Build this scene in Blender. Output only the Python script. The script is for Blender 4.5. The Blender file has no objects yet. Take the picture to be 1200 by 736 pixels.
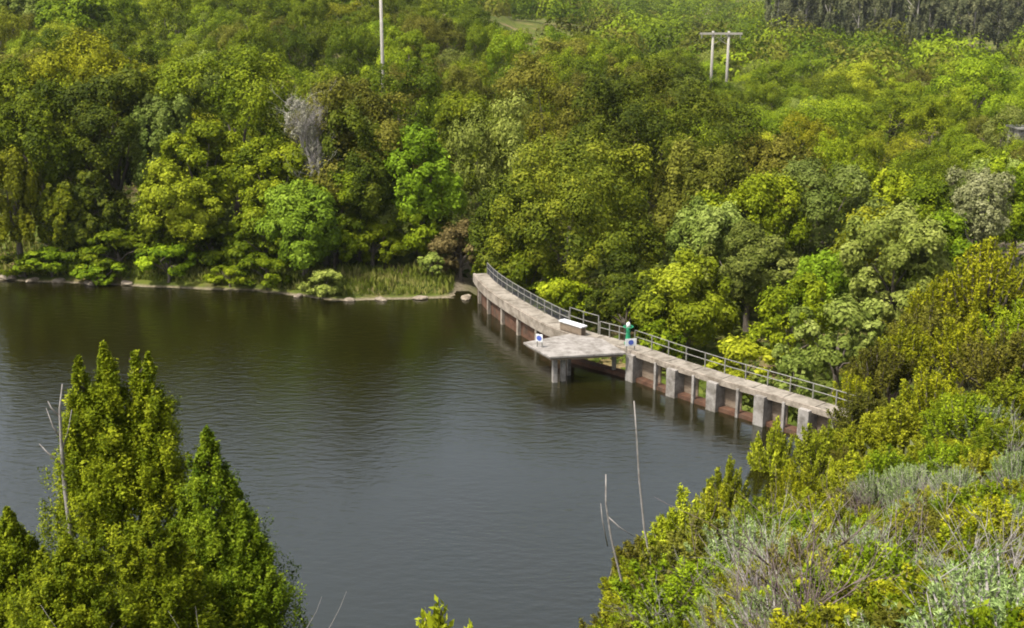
import bpy, math, random
import numpy as np

# ------------------------------------------------------------------ camera, light, exposure
SC = bpy.context.scene
COL = SC.collection
R = math.radians
CAM_Z, PITCH, FPX = 28.0, 15.7, 1400.0          # camera height over the lake, tilt, focal length in photo pixels (1200 wide)
cam_d = bpy.data.cameras.new('camera')
cam_d.sensor_width = 36.0
cam_d.lens = 36.0 * FPX / 1200.0
cam_d.clip_start, cam_d.clip_end = 0.2, 9000.0
cam = bpy.data.objects.new('camera', cam_d)
COL.objects.link(cam)
cam.location = (0, 0, CAM_Z)
cam.rotation_euler = (R(90 - PITCH), 0, 0)
SC.camera = cam

SUN_EL, SUN_AZ = 60.0, 236.0                     # azimuth clockwise from +Y (north): sun behind the camera, to the left
world = bpy.data.worlds.new('World')
SC.world = world
world.use_nodes = True
wn, wl = world.node_tree.nodes, world.node_tree.links
sky = wn.new('ShaderNodeTexSky')
sky.sky_type = 'NISHITA'
sky.sun_disc = False
sky.sun_elevation = R(SUN_EL)
sky.sun_rotation = R(SUN_AZ)
sky.air_density, sky.dust_density, sky.ozone_density = 1.0, 5.0, 0.8
grey = wn.new('ShaderNodeHueSaturation')          # thin high cloud: a paler, greyer sky
grey.inputs['Saturation'].default_value = .45
wl.new(sky.outputs[0], grey.inputs['Color'])
wl.new(grey.outputs[0], wn['Background'].inputs[0])
wn['Background'].inputs[1].default_value = 0.135
sun_d = bpy.data.lights.new('sun', 'SUN')
sun_d.energy = 3.3
sun_d.angle = R(4)
sun_d.color = (1.0, 0.95, 0.86)
sun = bpy.data.objects.new('sun', sun_d)
COL.objects.link(sun)
sun.rotation_euler = (R(90 - SUN_EL), 0, R(180 - SUN_AZ))
sun.location = (-40, -60, 120)
SC.view_settings.view_transform = 'Standard'
SC.view_settings.look = 'None'
SC.view_settings.gamma = 1.0
SC.view_settings.use_curve_mapping = False
SC.view_settings.exposure = 1.0
SC.cycles.filter_width = 1.9
SC.cycles.max_bounces = 8
SC.cycles.transparent_max_bounces = 8

# ------------------------------------------------------------------ helpers
def tag(o, label=None, cat=None, group=None, kind=None):
    if label: o['label'] = label
    if cat: o['category'] = cat
    if group: o['group'] = group
    if kind: o['kind'] = kind
    return o

def empty(name, loc, label=None, cat=None, group=None, rz=0.0):
    o = bpy.data.objects.new(name, None)
    o.empty_display_size = 0.5
    COL.objects.link(o)
    o.location = loc
    o.rotation_euler = (0, 0, rz)
    return tag(o, label, cat, group)

def link(name, me, mat, parent=None):
    if mat is not None and len(me.materials) == 0:
        me.materials.append(mat)
    o = bpy.data.objects.new(name, me)
    COL.objects.link(o)
    if parent is not None:
        o.parent = parent
    return o

def quads_mesh(name, V, F, tint=None, smooth=False):
    """mesh from arrays: V (n,3), F (m,4)"""
    me = bpy.data.meshes.new(name)
    n, m = len(V), len(F)
    me.vertices.add(n)
    me.vertices.foreach_set('co', np.ascontiguousarray(V, dtype=np.float32).ravel())
    me.loops.add(m * 4)
    me.loops.foreach_set('vertex_index', np.ascontiguousarray(F, dtype=np.int32).ravel())
    me.polygons.add(m)
    me.polygons.foreach_set('loop_start', np.arange(0, m * 4, 4, dtype=np.int32))
    me.polygons.foreach_set('loop_total', np.full(m, 4, dtype=np.int32))
    if smooth:
        me.polygons.foreach_set('use_smooth', np.ones(m, dtype=bool))
    if tint is not None:
        a = me.attributes.new('tint', 'FLOAT', 'FACE')
        a.data.foreach_set('value', np.ascontiguousarray(tint, dtype=np.float32))
    me.update(calc_edges=True)
    return me

def unit(v):
    return v / np.maximum(np.linalg.norm(v, axis=-1, keepdims=True), 1e-9)

def kites(P, axis, nrm, L, W):
    """one kite-shaped leaf per point"""
    axis = unit(axis - nrm * np.sum(axis * nrm, axis=1, keepdims=True))
    side = np.cross(nrm, axis)
    L = np.asarray(L).reshape(-1, 1); W = np.asarray(W).reshape(-1, 1)
    V = np.stack([P - axis * L * .5, P + side * W * .5 - axis * L * .06, P + axis * L * .5, P - side * W * .5 - axis * L * .06], axis=1).reshape(-1, 3)
    F = np.arange(len(P) * 4).reshape(-1, 4)
    return V, F

class Acc:
    """collects boxes, tubes and prisms into one mesh"""
    def __init__(s): s.v, s.f = [], []
    def add(s, vs, fs):
        b = len(s.v); s.v += [tuple(map(float, p)) for p in vs]; s.f += [tuple(b + i for i in f) for f in fs]; return s
    def box(s, c, size, rz=0.0):
        hx, hy, hz = size[0] / 2, size[1] / 2, size[2] / 2
        ca, sa = math.cos(rz), math.sin(rz)
        vs = []
        for z in (-hz, hz):
            for x, y in ((-hx, -hy), (hx, -hy), (hx, hy), (-hx, hy)):
                vs.append((c[0] + x * ca - y * sa, c[1] + x * sa + y * ca, c[2] + z))
        return s.add(vs, [(3, 2, 1, 0), (4, 5, 6, 7), (0, 1, 5, 4), (1, 2, 6, 5), (2, 3, 7, 6), (3, 0, 4, 7)])
    def prism(s, poly, z0, z1):
        n = len(poly)
        vs = [(p[0], p[1], z0) for p in poly] + [(p[0], p[1], z1) for p in poly]
        return s.add(vs, [tuple(range(n))[::-1], tuple(range(n, 2 * n))] + [(i, (i + 1) % n, n + (i + 1) % n, n + i) for i in range(n)])
    def tube(s, pts, rad, n=6, caps=True):
        pts = [np.array(p, float) for p in pts]
        if not hasattr(rad, '__len__'): rad = [rad] * len(pts)
        vs, fs = [], []
        for i, p in enumerate(pts):
            d = pts[min(i + 1, len(pts) - 1)] - pts[max(i - 1, 0)]
            d = d / (np.linalg.norm(d) + 1e-9)
            if i == 0: u = np.cross(d, (0.31, 0.95, 0.05) if abs(d[2]) > .8 else (0, 0, 1))
            else: u = u - d * float(np.dot(u, d))          # carry the frame along so the tube never twists
            u = u / (np.linalg.norm(u) + 1e-9)
            w = np.cross(d, u)
            for k in range(n):
                a = 2 * math.pi * k / n
                vs.append(p + rad[i] * (u * math.cos(a) + w * math.sin(a)))
        for i in range(len(pts) - 1):
            for k in range(n):
                k2 = (k + 1) % n
                fs.append((i * n + k, i * n + k2, (i + 1) * n + k2, (i + 1) * n + k))
        if caps:
            fs.append(tuple(range(n))[::-1]); fs.append(tuple((len(pts) - 1) * n + k for k in range(n)))
        return s.add(vs, fs)
    def mesh(s, name, smooth=False):
        me = bpy.data.meshes.new(name)
        me.from_pydata(s.v, [], s.f)
        if smooth:
            me.polygons.foreach_set('use_smooth', np.ones(len(me.polygons), dtype=bool))
        me.update()
        return me
    def build(s, name, mat, parent=None, smooth=False, bevel=0.0):
        o = link(name, s.mesh(name, smooth), mat, parent)
        if bevel:
            b = o.modifiers.new('edge', 'BEVEL'); b.width = bevel; b.segments = 2; b.limit_method = 'ANGLE'
        return o

def dep(v):                     # angle below the horizon of photo row v
    return R(PITCH) - math.atan((368.0 - v) / FPX)
def depth(Y, z):
    return Y * math.cos(R(PITCH)) + (CAM_Z - z) * math.sin(R(PITCH))
def at(u, v, z):                # point at height z seen at photo pixel (u, v)
    Y = (CAM_Z - z) / math.tan(dep(v))
    return np.array(((u - 600.0) / FPX * depth(Y, z), Y, z))
def zrow(v, Y):                 # height at distance Y seen at row v
    return CAM_Z - Y * math.tan(dep(v))
def sstep(a, b, x):
    t = np.clip((x - a) / (b - a), 0, 1); return t * t * (3 - 2 * t)

# ------------------------------------------------------------------ terrain
SHX = np.array([-900, -120, -70, -47, -38, -31, -24, -19, -16.4, -10, -3.0, 0.5, 4.5, 8.5, 14.5, 21.0, 24, 60, 900], float)
SHY = np.array([150, 122, 114, 111.5, 110, 108.6, 107.6, 105.5, 104.0, 104.3, 105.0, 95.5, 87.5, 83.3, 76.0, 68.3, 66, 66, 66], float)
_rs = np.random.RandomState(3)
_WV = [(_rs.uniform(.02, .09), _rs.uniform(0, 6.28), _rs.uniform(0, 6.28)) for _ in range(6)]
def ground_z(X, Y):
    X = np.asarray(X, float); Y = np.asarray(Y, float)
    Ys = np.interp(X, SHX, SHY)
    wig = sum(np.sin(X * k * math.cos(a) + Y * k * math.sin(a) + p) for k, a, p in _WV) / 6.0
    sf = Y - Ys + np.where(X < -4, wig * 1.2, 0)
    u = 600 + FPX * X / np.maximum(Y * .963 + 6, 1.0)
    L = np.interp(u, [200, 480, 640, 800, 1000], [1.0, .85, .44, .2, .05])
    rise = L * .088 * np.clip(Y - 113, 0, 215) * sstep(0, 10, Y - 110)
    far_rise = .030 * np.clip(Y - 650, 0, 2500)
    rise = rise + 5.0 * sstep(385, 450, Y) * (1 - sstep(470, 560, Y)) * np.exp(-((X - 14) / 34.0) ** 2)
    base = np.interp(X, [-7, 1], [.75, -2.6])
    zf = np.where(sf > 0, base * sstep(-.2, 3.2, sf) + rise + far_rise + wig * .9 * sstep(2, 20, sf), np.maximum(-4.0, sf * .5))
    # the near hillside, under the camera and rising beyond the dam's near end
    k = np.interp(X, [-30, -14, -7, .3, 5, 14], [.60, .66, .76, .75, .49, .46])
    A = 26.3 - k * np.maximum(Y, 0) + np.minimum(Y, 0) * -.02
    s = (X - 2) * .865 - (Y - 38) * .5
    B = 15.0 * np.tanh(s * .56 / 15.0) * (1 - sstep(95, 120, Y))
    B = np.where(s > 0, B, s * .5)
    zn = np.maximum(A, B) + .35 * np.exp(-np.abs(A - B) / 1.5)
    zn = zn + wig * .3 * sstep(1, 6, np.maximum(zn, 0))
    return np.where(Y > 130, zf, np.maximum(zf, zn))
def gz(x, y): return float(ground_z(x, y))
def hit(u, v):                  # where the ray through photo pixel (u, v) meets the ground
    t = math.tan(dep(v))
    for Y in np.arange(4.0, 400.0, .25):
        z = CAM_Z - Y * t
        X = (u - 600.0) / FPX * depth(Y, z)
        if gz(X, Y) >= z: return np.array((X, Y, z))
    return np.array((X, Y, z))

# ------------------------------------------------------------------ materials
def new_mat(name):
    m = bpy.data.materials.new(name); m.use_nodes = True
    return m, m.node_tree.nodes, m.node_tree.links
def ramp(nt, pts):
    r = nt.new('ShaderNodeValToRGB')
    e = r.color_ramp.elements
    while len(e) < len(pts): e.new(.5)
    for i, (p, c) in enumerate(pts):
        e[i].position = p; e[i].color = (*c, 1)
    return r

def leaf_mat(name, dark, mid, bright, trans=.22, hue=.03, val=.30, rough=.55):
    m, n, l = new_mat(name)
    b = n['Principled BSDF']; out = n['Material Output']
    at_ = n.new('ShaderNodeAttribute'); at_.attribute_name = 'tint'
    r = ramp(n, [(0.0, dark), (.5, mid), (1.0, bright)])
    l.new(at_.outputs['Fac'], r.inputs[0])
    oi = n.new('ShaderNodeObjectInfo')
    hs = n.new('ShaderNodeHueSaturation')
    mr = n.new('ShaderNodeMapRange'); mr.inputs[3].default_value = .5 - hue * .35; mr.inputs[4].default_value = .5 + hue * .45
    l.new(oi.outputs['Random'], mr.inputs[0]); l.new(mr.outputs[0], hs.inputs['Hue'])
    w = n.new('ShaderNodeTexWhiteNoise'); w.noise_dimensions = '1D'
    l.new(oi.outputs['Random'], w.inputs['W'])
    mv = n.new('ShaderNodeMapRange'); mv.inputs[3].default_value = 1 - val; mv.inputs[4].default_value = 1 + val
    l.new(w.outputs['Value'], mv.inputs[0]); l.new(mv.outputs[0], hs.inputs['Value'])
    l.new(r.outputs[0], hs.inputs['Color'])
    l.new(hs.outputs[0], b.inputs['Base Color'])
    b.inputs['Roughness'].default_value = rough
    b.inputs['Specular IOR Level'].default_value = .05
    t = n.new('ShaderNodeBsdfTranslucent')
    l.new(hs.outputs[0], t.inputs[0])
    mx = n.new('ShaderNodeMixShader'); mx.inputs[0].default_value = trans
    l.new(b.outputs[0], mx.inputs[1]); l.new(t.outputs[0], mx.inputs[2]); l.new(mx.outputs[0], out.inputs[0])
    return m

def rough_mat(name, c1, c2, scale=3.0, rough=.85, c3=None, bump=.0, spec=.3, stretch=None, stain=0):
    m, n, l = new_mat(name)
    b = n['Principled BSDF']
    tc = n.new('ShaderNodeTexCoord')
    mp = n.new('ShaderNodeMapping')
    if stretch: mp.inputs['Scale'].default_value = stretch
    l.new(tc.outputs['Object'], mp.inputs[0])
    no = n.new('ShaderNodeTexNoise'); no.inputs['Scale'].default_value = scale; no.inputs['Detail'].default_value = 7; no.inputs['Roughness'].default_value = .65
    l.new(mp.outputs[0], no.inputs['Vector'])
    pts = [(.32, c1), (.68, c2)] if c3 is None else [(.3, c1), (.5, c2), (.7, c3)]
    r = ramp(n, pts); l.new(no.outputs[0], r.inputs[0])
    if stain:
        n2 = n.new('ShaderNodeTexNoise'); n2.inputs['Scale'].default_value = stain; n2.inputs['Detail'].default_value = 8; n2.inputs['Roughness'].default_value = .75
        l.new(tc.outputs['Object'], n2.inputs['Vector'])
        r2 = ramp(n, [(.38, (.42, .40, .36)), (.56, (1, 1, 1))]); l.new(n2.outputs[0], r2.inputs[0])
        mm = n.new('ShaderNodeMix'); mm.data_type = 'RGBA'; mm.blend_type = 'MULTIPLY'; mm.inputs[0].default_value = .85
        l.new(r.outputs[0], mm.inputs[6]); l.new(r2.outputs[0], mm.inputs[7]); l.new(mm.outputs[2], b.inputs['Base Color'])
    else:
        l.new(r.outputs[0], b.inputs['Base Color'])
    b.inputs['Roughness'].default_value = rough
    b.inputs['Specular IOR Level'].default_value = spec
    if bump:
        bp = n.new('ShaderNodeBump'); bp.inputs['Strength'].default_value = bump; bp.inputs['Distance'].default_value = .05
        l.new(no.outputs[0], bp.inputs['Height']); l.new(bp.outputs[0], b.inputs['Normal'])
    return m

SPEC = {   # leaf colours (dark, mid, bright), words for the labels
    'oak':    (leaf_mat('oak_leaves',     (0.038, 0.056, 0.0020), (0.096, 0.127, 0.0040), (0.198, 0.226, 0.0100)), 'deep green'),
    'bright': (leaf_mat('bright_leaves',  (0.054, 0.085, 0.0030), (0.150, 0.198, 0.0060), (0.282, 0.333, 0.0160)), 'fresh green'),
    'gold':   (leaf_mat('golden_leaves',  (.075, .080, .003), (.172, .178, .006), (.285, .270, .014)), 'golden olive'),
    'lime':   (leaf_mat('lime_leaves',    (.070, .118, .004), (.150, .235, .010), (.245, .350, .024), hue=.01, val=.1), 'lime green'),
    'brown':  (leaf_mat('brownish_leaves', (0.050, 0.053, 0.0050), (0.110, 0.110, 0.0110), (0.192, 0.179, 0.0260)), 'brownish olive'),
    'grey':   (leaf_mat('grey_leaves',    (0.078, 0.104, 0.0140), (0.162, 0.194, 0.0320), (0.282, 0.311, 0.0750)), 'grey green'),
    'yellow': (leaf_mat('yellow_leaves',  (0.102, 0.124, 0.0050), (0.234, 0.258, 0.0110), (0.372, 0.384, 0.0280)), 'yellow green'),
    'russet': (leaf_mat('russet_twigs',   (.060, .045, .014), (.115, .086, .030), (.180, .145, .055)), 'reddish brown'),
    'bare':   (leaf_mat('bare_twigs',     (.150, .142, .098), (.260, .250, .185), (.370, .360, .285), trans=.1, val=.1), 'bare grey'),
    'euc':    (leaf_mat('gum_leaves',     (.055, .064, .026), (.110, .116, .050), (.190, .188, .090)), 'dull brownish green'),
    'cypress': (leaf_mat('cypress_sprays', (.040, .062, .002), (.128, .162, .005), (.270, .295, .014), hue=.012, val=.12), 'green'),
    'sage':   (leaf_mat('sage_leaves',    (.075, .110, .028), (.185, .245, .075), (.340, .410, .165), hue=.02, val=.2), 'pale sage green'),
    'goldbush': (leaf_mat('goldbush_leaves', (.080, .094, .004), (.200, .215, .006), (.370, .360, .016), hue=.015, val=.2), 'golden green'),
}
BARK = rough_mat('bark', (.050, .040, .030), (.150, .125, .098), 2.2, .95, bump=.4, stretch=(4, 4, .8))
PALEBARK = rough_mat('pale_bark', (.150, .135, .110), (.290, .270, .230), 2.2, .9, bump=.3, stretch=(4, 4, .8))
DEADWOOD = rough_mat('dead_wood', (.160, .140, .125), (.330, .305, .285), 5, .9)
PURPLETWIG = rough_mat('purple_twigs', (.090, .060, .060), (.210, .160, .150), 5, .9)
CONCRETE = rough_mat('weathered_concrete', (.150, .125, .096), (.280, .240, .195), 1.1, .9, (.215, .180, .145), bump=.15, stain=1.2)
DECKMAT = rough_mat('deck_boards', (.150, .131, .106), (.258, .228, .186), 1.6, .85, (.203, .178, .143), bump=.15, stain=.7)
PALECON = rough_mat('pale_concrete', (.130, .116, .100), (.270, .250, .228), 1.4, .88, (.195, .176, .158), bump=.12, stain=.8)
BOARD = rough_mat('flashboards', (.110, .080, .055), (.210, .165, .120), 2.0, .85, stretch=(1, 1, 5))
RUST = rough_mat('rust_stained_wall', (.034, .020, .013), (.105, .050, .028), 1.0, .9, (.070, .054, .038), bump=.2, stain=.9)
GALV = rough_mat('galvanised_pipe', (.120, .115, .098), (.235, .225, .198), 6, .5, spec=.5)
DARKSTEEL = rough_mat('dark_mesh_steel', (.030, .032, .040), (.070, .072, .085), 6, .6)
WHITE = rough_mat('white_paint', (.480, .490, .490), (.660, .660, .650), 3, .6)
BLUE = rough_mat('blue_paint', (.045, .075, .300), (.075, .115, .400), 4, .5)
GREENPAINT = rough_mat('green_paint', (.010, .150, .070), (.025, .260, .120), 4, .45)
POLEWOOD = rough_mat('pale_pole_wood', (.230, .215, .180), (.340, .320, .280), 3, .85, stretch=(3, 3, .4))
ROCK = rough_mat('shore_rock', (.110, .085, .060), (.270, .225, .170), 2.0, .95, bump=.4)

def make_ground_mat():
    m, n, l = new_mat('ground_cover')
    b = n['Principled BSDF']; b.inputs['Roughness'].default_value = .95; b.inputs['Specular IOR Level'].default_value = .1
    tc = n.new('ShaderNodeTexCoord')
    def noise(s, d=6):
        x = n.new('ShaderNodeTexNoise'); x.inputs['Scale'].default_value = s; x.inputs['Detail'].default_value = d; x.inputs['Roughness'].default_value = .65
        l.new(tc.outputs['Object'], x.inputs['Vector']); return x
    n1, n2, n3 = noise(.11), noise(.45), noise(3.0)
    grass = ramp(n, [(.3, (.030, .042, .006)), (.55, (.075, .092, .013)), (.75, (.140, .135, .028))])
    l.new(n2.outputs[0], grass.inputs[0])
    dry = ramp(n, [(.3, (.110, .075, .035)), (.7, (.250, .190, .095))])
    l.new(n3.outputs[0], dry.inputs[0])
    f = n.new('ShaderNodeMapRange'); f.inputs[1].default_value = .50; f.inputs[2].default_value = .66
    l.new(n1.outputs[0], f.inputs[0])
    mix = n.new('ShaderNodeMix'); mix.data_type = 'RGBA'
    l.new(f.outputs[0], mix.inputs[0]); l.new(grass.outputs[0], mix.inputs[6]); l.new(dry.outputs[0], mix.inputs[7])
    # a rim of bare pale mud and pebbles by the waterline
    sp = n.new('ShaderNodeSeparateXYZ'); l.new(tc.outputs['Object'], sp.inputs[0])
    zz = n.new('ShaderNodeMapRange'); zz.inputs[1].default_value = .03; zz.inputs[2].default_value = .15; zz.inputs[3].default_value = 1; zz.inputs[4].default_value = 0
    l.new(sp.outputs['Z'], zz.inputs[0])
    z2 = n.new('ShaderNodeMapRange'); z2.inputs[1].default_value = -1.5; z2.inputs[2].default_value = -.05
    l.new(sp.outputs['Z'], z2.inputs[0])
    mu = n.new('ShaderNodeMath'); mu.operation = 'MULTIPLY'; l.new(zz.outputs[0], mu.inputs[0]); l.new(z2.outputs[0], mu.inputs[1])
    mud = ramp(n, [(.3, (.070, .055, .034)), (.6, (.210, .175, .120))]); l.new(n3.outputs[0], mud.inputs[0])
    mix2 = n.new('ShaderNodeMix'); mix2.data_type = 'RGBA'
    l.new(mu.outputs[0], mix2.inputs[0]); l.new(mix.outputs[2], mix2.inputs[6]); l.new(mud.outputs[0], mix2.inputs[7])
    l.new(mix2.outputs[2], b.inputs['Base Color'])
    bp = n.new('ShaderNodeBump'); bp.inputs['Strength'].default_value = .6; bp.inputs['Distance'].default_value = .2
    l.new(n3.outputs[0], bp.inputs['Height']); l.new(bp.outputs[0], b.inputs['Normal'])
    return m
GROUND = make_ground_mat()

def make_water_mat():
    m, n, l = new_mat('lake_water')
    b = n['Principled BSDF']
    b.inputs['Base Color'].default_value = (.0085, .0076, .0012, 1)
    b.inputs['Roughness'].default_value = .04
    b.inputs['IOR'].default_value = 1.58
    b.inputs['Specular IOR Level'].default_value = .95
    b.inputs['Specular Tint'].default_value = (.86, .99, 1.0, 1)
    tc = n.new('ShaderNodeTexCoord')
    def wave(scale, rot, stretch, detail):
        mp = n.new('ShaderNodeMapping'); mp.inputs['Rotation'].default_value = (0, 0, R(rot)); mp.inputs['Scale'].default_value = stretch
        l.new(tc.outputs['Object'], mp.inputs[0])
        x = n.new('ShaderNodeTexNoise'); x.inputs['Scale'].default_value = scale; x.inputs['Detail'].default_value = detail; x.inputs['Roughness'].default_value = .55
        l.new(mp.outputs[0], x.inputs['Vector']); return x
    a = wave(.95, 30, (1.0, 2.3, 1), 5)
    c = wave(.35, -20, (1.0, 1.7, 1), 2)
    g = wave(.035, 10, (1, 1, 1), 2)                 # calmer and breezier patches
    gm = n.new('ShaderNodeMapRange'); gm.inputs[1].default_value = .35; gm.inputs[2].default_value = .65; gm.inputs[3].default_value = .35; gm.inputs[4].default_value = 1.0
    l.new(g.outputs[0], gm.inputs[0])
    b1 = n.new('ShaderNodeBump'); b1.inputs['Distance'].default_value = .068
    l.new(gm.outputs[0], b1.inputs['Strength']); l.new(a.outputs[0], b1.inputs['Height'])
    b2 = n.new('ShaderNodeBump'); b2.inputs['Strength'].default_value = .6; b2.inputs['Distance'].default_value = .035
    l.new(c.outputs[0], b2.inputs['Height']); l.new(b1.outputs[0], b2.inputs['Normal'])
    l.new(b2.outputs[0], b.inputs['Normal'])
    return m
WATER = make_water_mat()

# ------------------------------------------------------------------ the setting: ground and lake
def build_ground():
    xs = np.unique(np.concatenate([np.arange(-60, 60.1, 1.0), np.linspace(-320, -60, 66), np.linspace(60, 320, 66), np.linspace(-2600, -320, 40), np.linspace(320, 2600, 40)]))
    ys = np.unique(np.concatenate([np.arange(-20, 130, 1.0), np.linspace(130, 420, 90), np.linspace(420, 3400, 70), np.linspace(-300, -20, 20)]))
    X, Y = np.meshgrid(xs, ys)
    Z = ground_z(X, Y)
    V = np.stack([X, Y, Z], -1).reshape(-1, 3)
    nx, ny = len(xs), len(ys)
    i, j = np.meshgrid(np.arange(nx - 1), np.arange(ny - 1))
    a = (j * nx + i).ravel()
    F = np.stack([a, a + 1, a + nx + 1, a + nx], 1)
    tag(link('ground', quads_mesh('ground', V, F, smooth=True), GROUND), kind='structure')
build_ground()

# ------------------------------------------------------------------ the dam
DZ = 2.2
FAR_PX = [(571, 320), (580, 330), (592, 339), (606, 348), (622, 357.5), (641, 368), (666, 381), (700, 391.5), (746, 403), (800, 422), (857, 440), (920, 457.5), (985, 477), (1012, 486)]
far_e = [at(u, v, DZ)[:2] for u, v in FAR_PX]
def resample(pts, step):
    pts = np.array(pts); d = np.r_[0, np.cumsum(np.linalg.norm(np.diff(pts, axis=0), axis=1))]
    t = np.linspace(0, d[-1], int(d[-1] / step) + 1)
    q = np.stack([np.interp(t, d, pts[:, k]) for k in range(pts.shape[1])], 1)
    for _ in range(6):
        q[1:-1] = (q[:-2] + 2 * q[1:-1] + q[2:]) / 4
    return q, d[-1]
FE, FLEN = resample(far_e, .6)
TAN = unit(np.gradient(FE, axis=0))
NRM = np.stack([TAN[:, 1], -TAN[:, 0]], 1)          # to the lake side (the dam runs away from the bank towards +x, -y)
NRM = np.where((NRM[:, :1] > 0), -NRM, NRM)
DS = np.r_[0, np.cumsum(np.linalg.norm(np.diff(FE, axis=0), axis=1))]
def dam_pt(s, off, z):                              # s along the far edge, off towards the lake
    return np.array([np.interp(s, DS, FE[:, 0]) + off * np.interp(s, DS, NRM[:, 0]), np.interp(s, DS, FE[:, 1]) + off * np.interp(s, DS, NRM[:, 1]), z])
def dam_ang(s):
    t = dam_pt(s + .1, 0, 0) - dam_pt(s - .1, 0, 0); return math.atan2(t[1], t[0])
def s_at_u(u, off, z):                              # where along the dam the edge shows at photo column u
    best = min(np.arange(0, FLEN, .05), key=lambda s: abs(600 + FPX * dam_pt(s, off, z)[0] / depth(dam_pt(s, off, z)[1], z) - u))
    return float(best)
def strip(s0, s1, o0, o1, z0, z1, acc=None, step=.6):
    """a bar of rectangular section following the dam"""
    acc = acc or Acc()
    ss = np.linspace(s0, s1, max(2, int((s1 - s0) / step) + 1))
    vs, fs = [], []
    for s in ss:
        a = o0(s) if callable(o0) else o0; b = o1(s) if callable(o1) else o1
        vs += [dam_pt(s, a, z0), dam_pt(s, b, z0), dam_pt(s, b, z1), dam_pt(s, a, z1)]
    for i in range(len(ss) - 1):
        for k in range(4):
            fs.append((i * 4 + k, i * 4 + (k + 1) % 4, i * 4 + 4 + (k + 1) % 4, i * 4 + 4 + k))
    fs += [(3, 2, 1, 0), tuple((len(ss) - 1) * 4 + k for k in range(4))]
    return acc.add(vs, fs)
S_MID = s_at_u(735, 1.3, DZ)
S_JOIN = s_at_u(652, 1.6, DZ)
DW = lambda s: float(np.interp(s, [0, 6.0, S_JOIN, S_MID, FLEN], [1.25, 1.5, 1.65, 1.45, 1.35]))

dam = empty('dam', (float(FE[0][0]), float(FE[0][1]), 0.0), 'curved low concrete dam with a walkway on piers crossing to the wooded bank', 'dam')
def dpart(name, acc, mat, bevel=0.0, parent=None):
    loc = np.array(dam.location)
    acc.v = [tuple(np.array(p) - loc) for p in acc.v]
    return acc.build(name, mat, parent or dam, bevel=bevel)
acc = strip(0, FLEN, -.02, lambda s: DW(s) - .02, DZ - .16, DZ - .05)
for s0 in np.arange(0, FLEN - .1, 2.45):
    strip(s0, min(FLEN, s0 + 2.38), -.05, DW, DZ - .047, DZ, acc)
dpart('walkway_deck', acc, DECKMAT)
dpart('edge_beam', strip(0, S_JOIN + 1.2, lambda s: DW(s) - .16, lambda s: DW(s) + .07, DZ - .74, DZ + .05), CONCRETE)
dpart('edge_beam', strip(S_JOIN + 1.25, FLEN, lambda s: DW(s) - .14, lambda s: DW(s) + .05, DZ - .34, DZ + .04), CONCRETE)
dpart('lower_wall', strip(0, S_JOIN + 1.2, lambda s: DW(s) - .75, lambda s: DW(s) - .3, -3.6, DZ - .17), RUST)
dpart('spillway_wall', strip(S_JOIN + 1.2, FLEN, lambda s: DW(s) - .75, lambda s: DW(s) + .02, -3.6, .28), RUST)
dpart('downstream_beam', strip(0, FLEN, -.02, .16, DZ - .5, DZ - .17), CONCRETE)
pier_u = [741, 789, 836, 891, 943]
post_u = [768, 812, 864, 917, 974]
for i, u in enumerate(pier_u):
    s = s_at_u(u, 1.5, 1.2); w = .80
    p = dpart('pier', strip(s - w / 2, s + w / 2, lambda q: .25, lambda q: DW(q) + .36, -3.4, DZ - .18), PALECON, .03)
for i, u in enumerate(post_u):
    s = s_at_u(u, 1.5, 1.2)
    dpart('slender_post', strip(s - .1, s + .1, lambda q: DW(q) - .12, lambda q: DW(q) + .14, -2.6, DZ - .18), PALECON, .02)
    s0 = s_at_u(pier_u[i], 1.5, 1.2)
    dpart('flashboard_panel', strip(s0 + .42, s - .12, lambda q: DW(q) - .66, lambda q: DW(q) - .58, .30, DZ - .36), BOARD)
for k in range(5):                                   # bearers under the curved length
    s = 2.2 + k * 3.4
    if s < S_JOIN:
        dpart('bracket', strip(s - .16, s + .16, lambda q: DW(q) - .28, lambda q: DW(q) - .02, -.8, DZ - .76), CONCRETE)

# the lake fills the basin up to the dam
def build_lake():
    dl = [tuple(dam_pt(s, DW(s) - .5, 0)[:2]) for s in np.arange(0, FLEN, 1.2)]
    far = [(-900, 160), (-120, 127), (-70, 119), (-47, 116), (-38, 115), (-31, 113), (-24, 111), (-19, 109), (-16.4, 107.5), (-10, 107.5), (-4, 107.5)]
    near = [(24, 62), (14, 44), (6, 34), (-5, 28), (-20, 28), (-60, 28), (-900, 28)]
    poly = far + dl + near
    me = bpy.data.meshes.new('lake')
    me.from_pydata([(x, y, 0) for x, y in poly], [], [tuple(range(len(poly)))[::-1]])
    me.update()
    if me.polygons[0].normal.z < 0:
        me.flip_normals()
    tag(link('lake', me, WATER), kind='structure')
build_lake()

# railings along the downstream edge
def railing(s0, s1, step, mat, label, h=1.05, mesh_mat=None):
    root = empty('railing', tuple(dam_pt(s0, .06, DZ)), label, 'railing')
    loc = np.array(root.location)
    n = max(2, int(round((s1 - s0) / step)) + 1)
    for s in np.linspace(s0, s1, n):
        a = Acc(); p = dam_pt(s, .06, DZ) - loc
        a.box((p[0], p[1], h / 2 - .08), (.07, .07, h + .16), dam_ang(s)); a.build('post', mat, root)
    for z in (h, h * .55):
        a = Acc(); a.tube([dam_pt(s, .06, DZ + z) - loc for s in np.linspace(s0, s1, n * 2)], .032, 6); a.build('rail', mat, root, smooth=True)
    if mesh_mat:
        a = Acc()
        for s in np.arange(s0 + .1, s1, .17):
            p = dam_pt(s, .05, DZ) - loc
            a.box((p[0], p[1], h * .5), (.05, .03, h * .9), dam_ang(s))
        a.build('infill_bars', mesh_mat, root)
    return root
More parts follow.
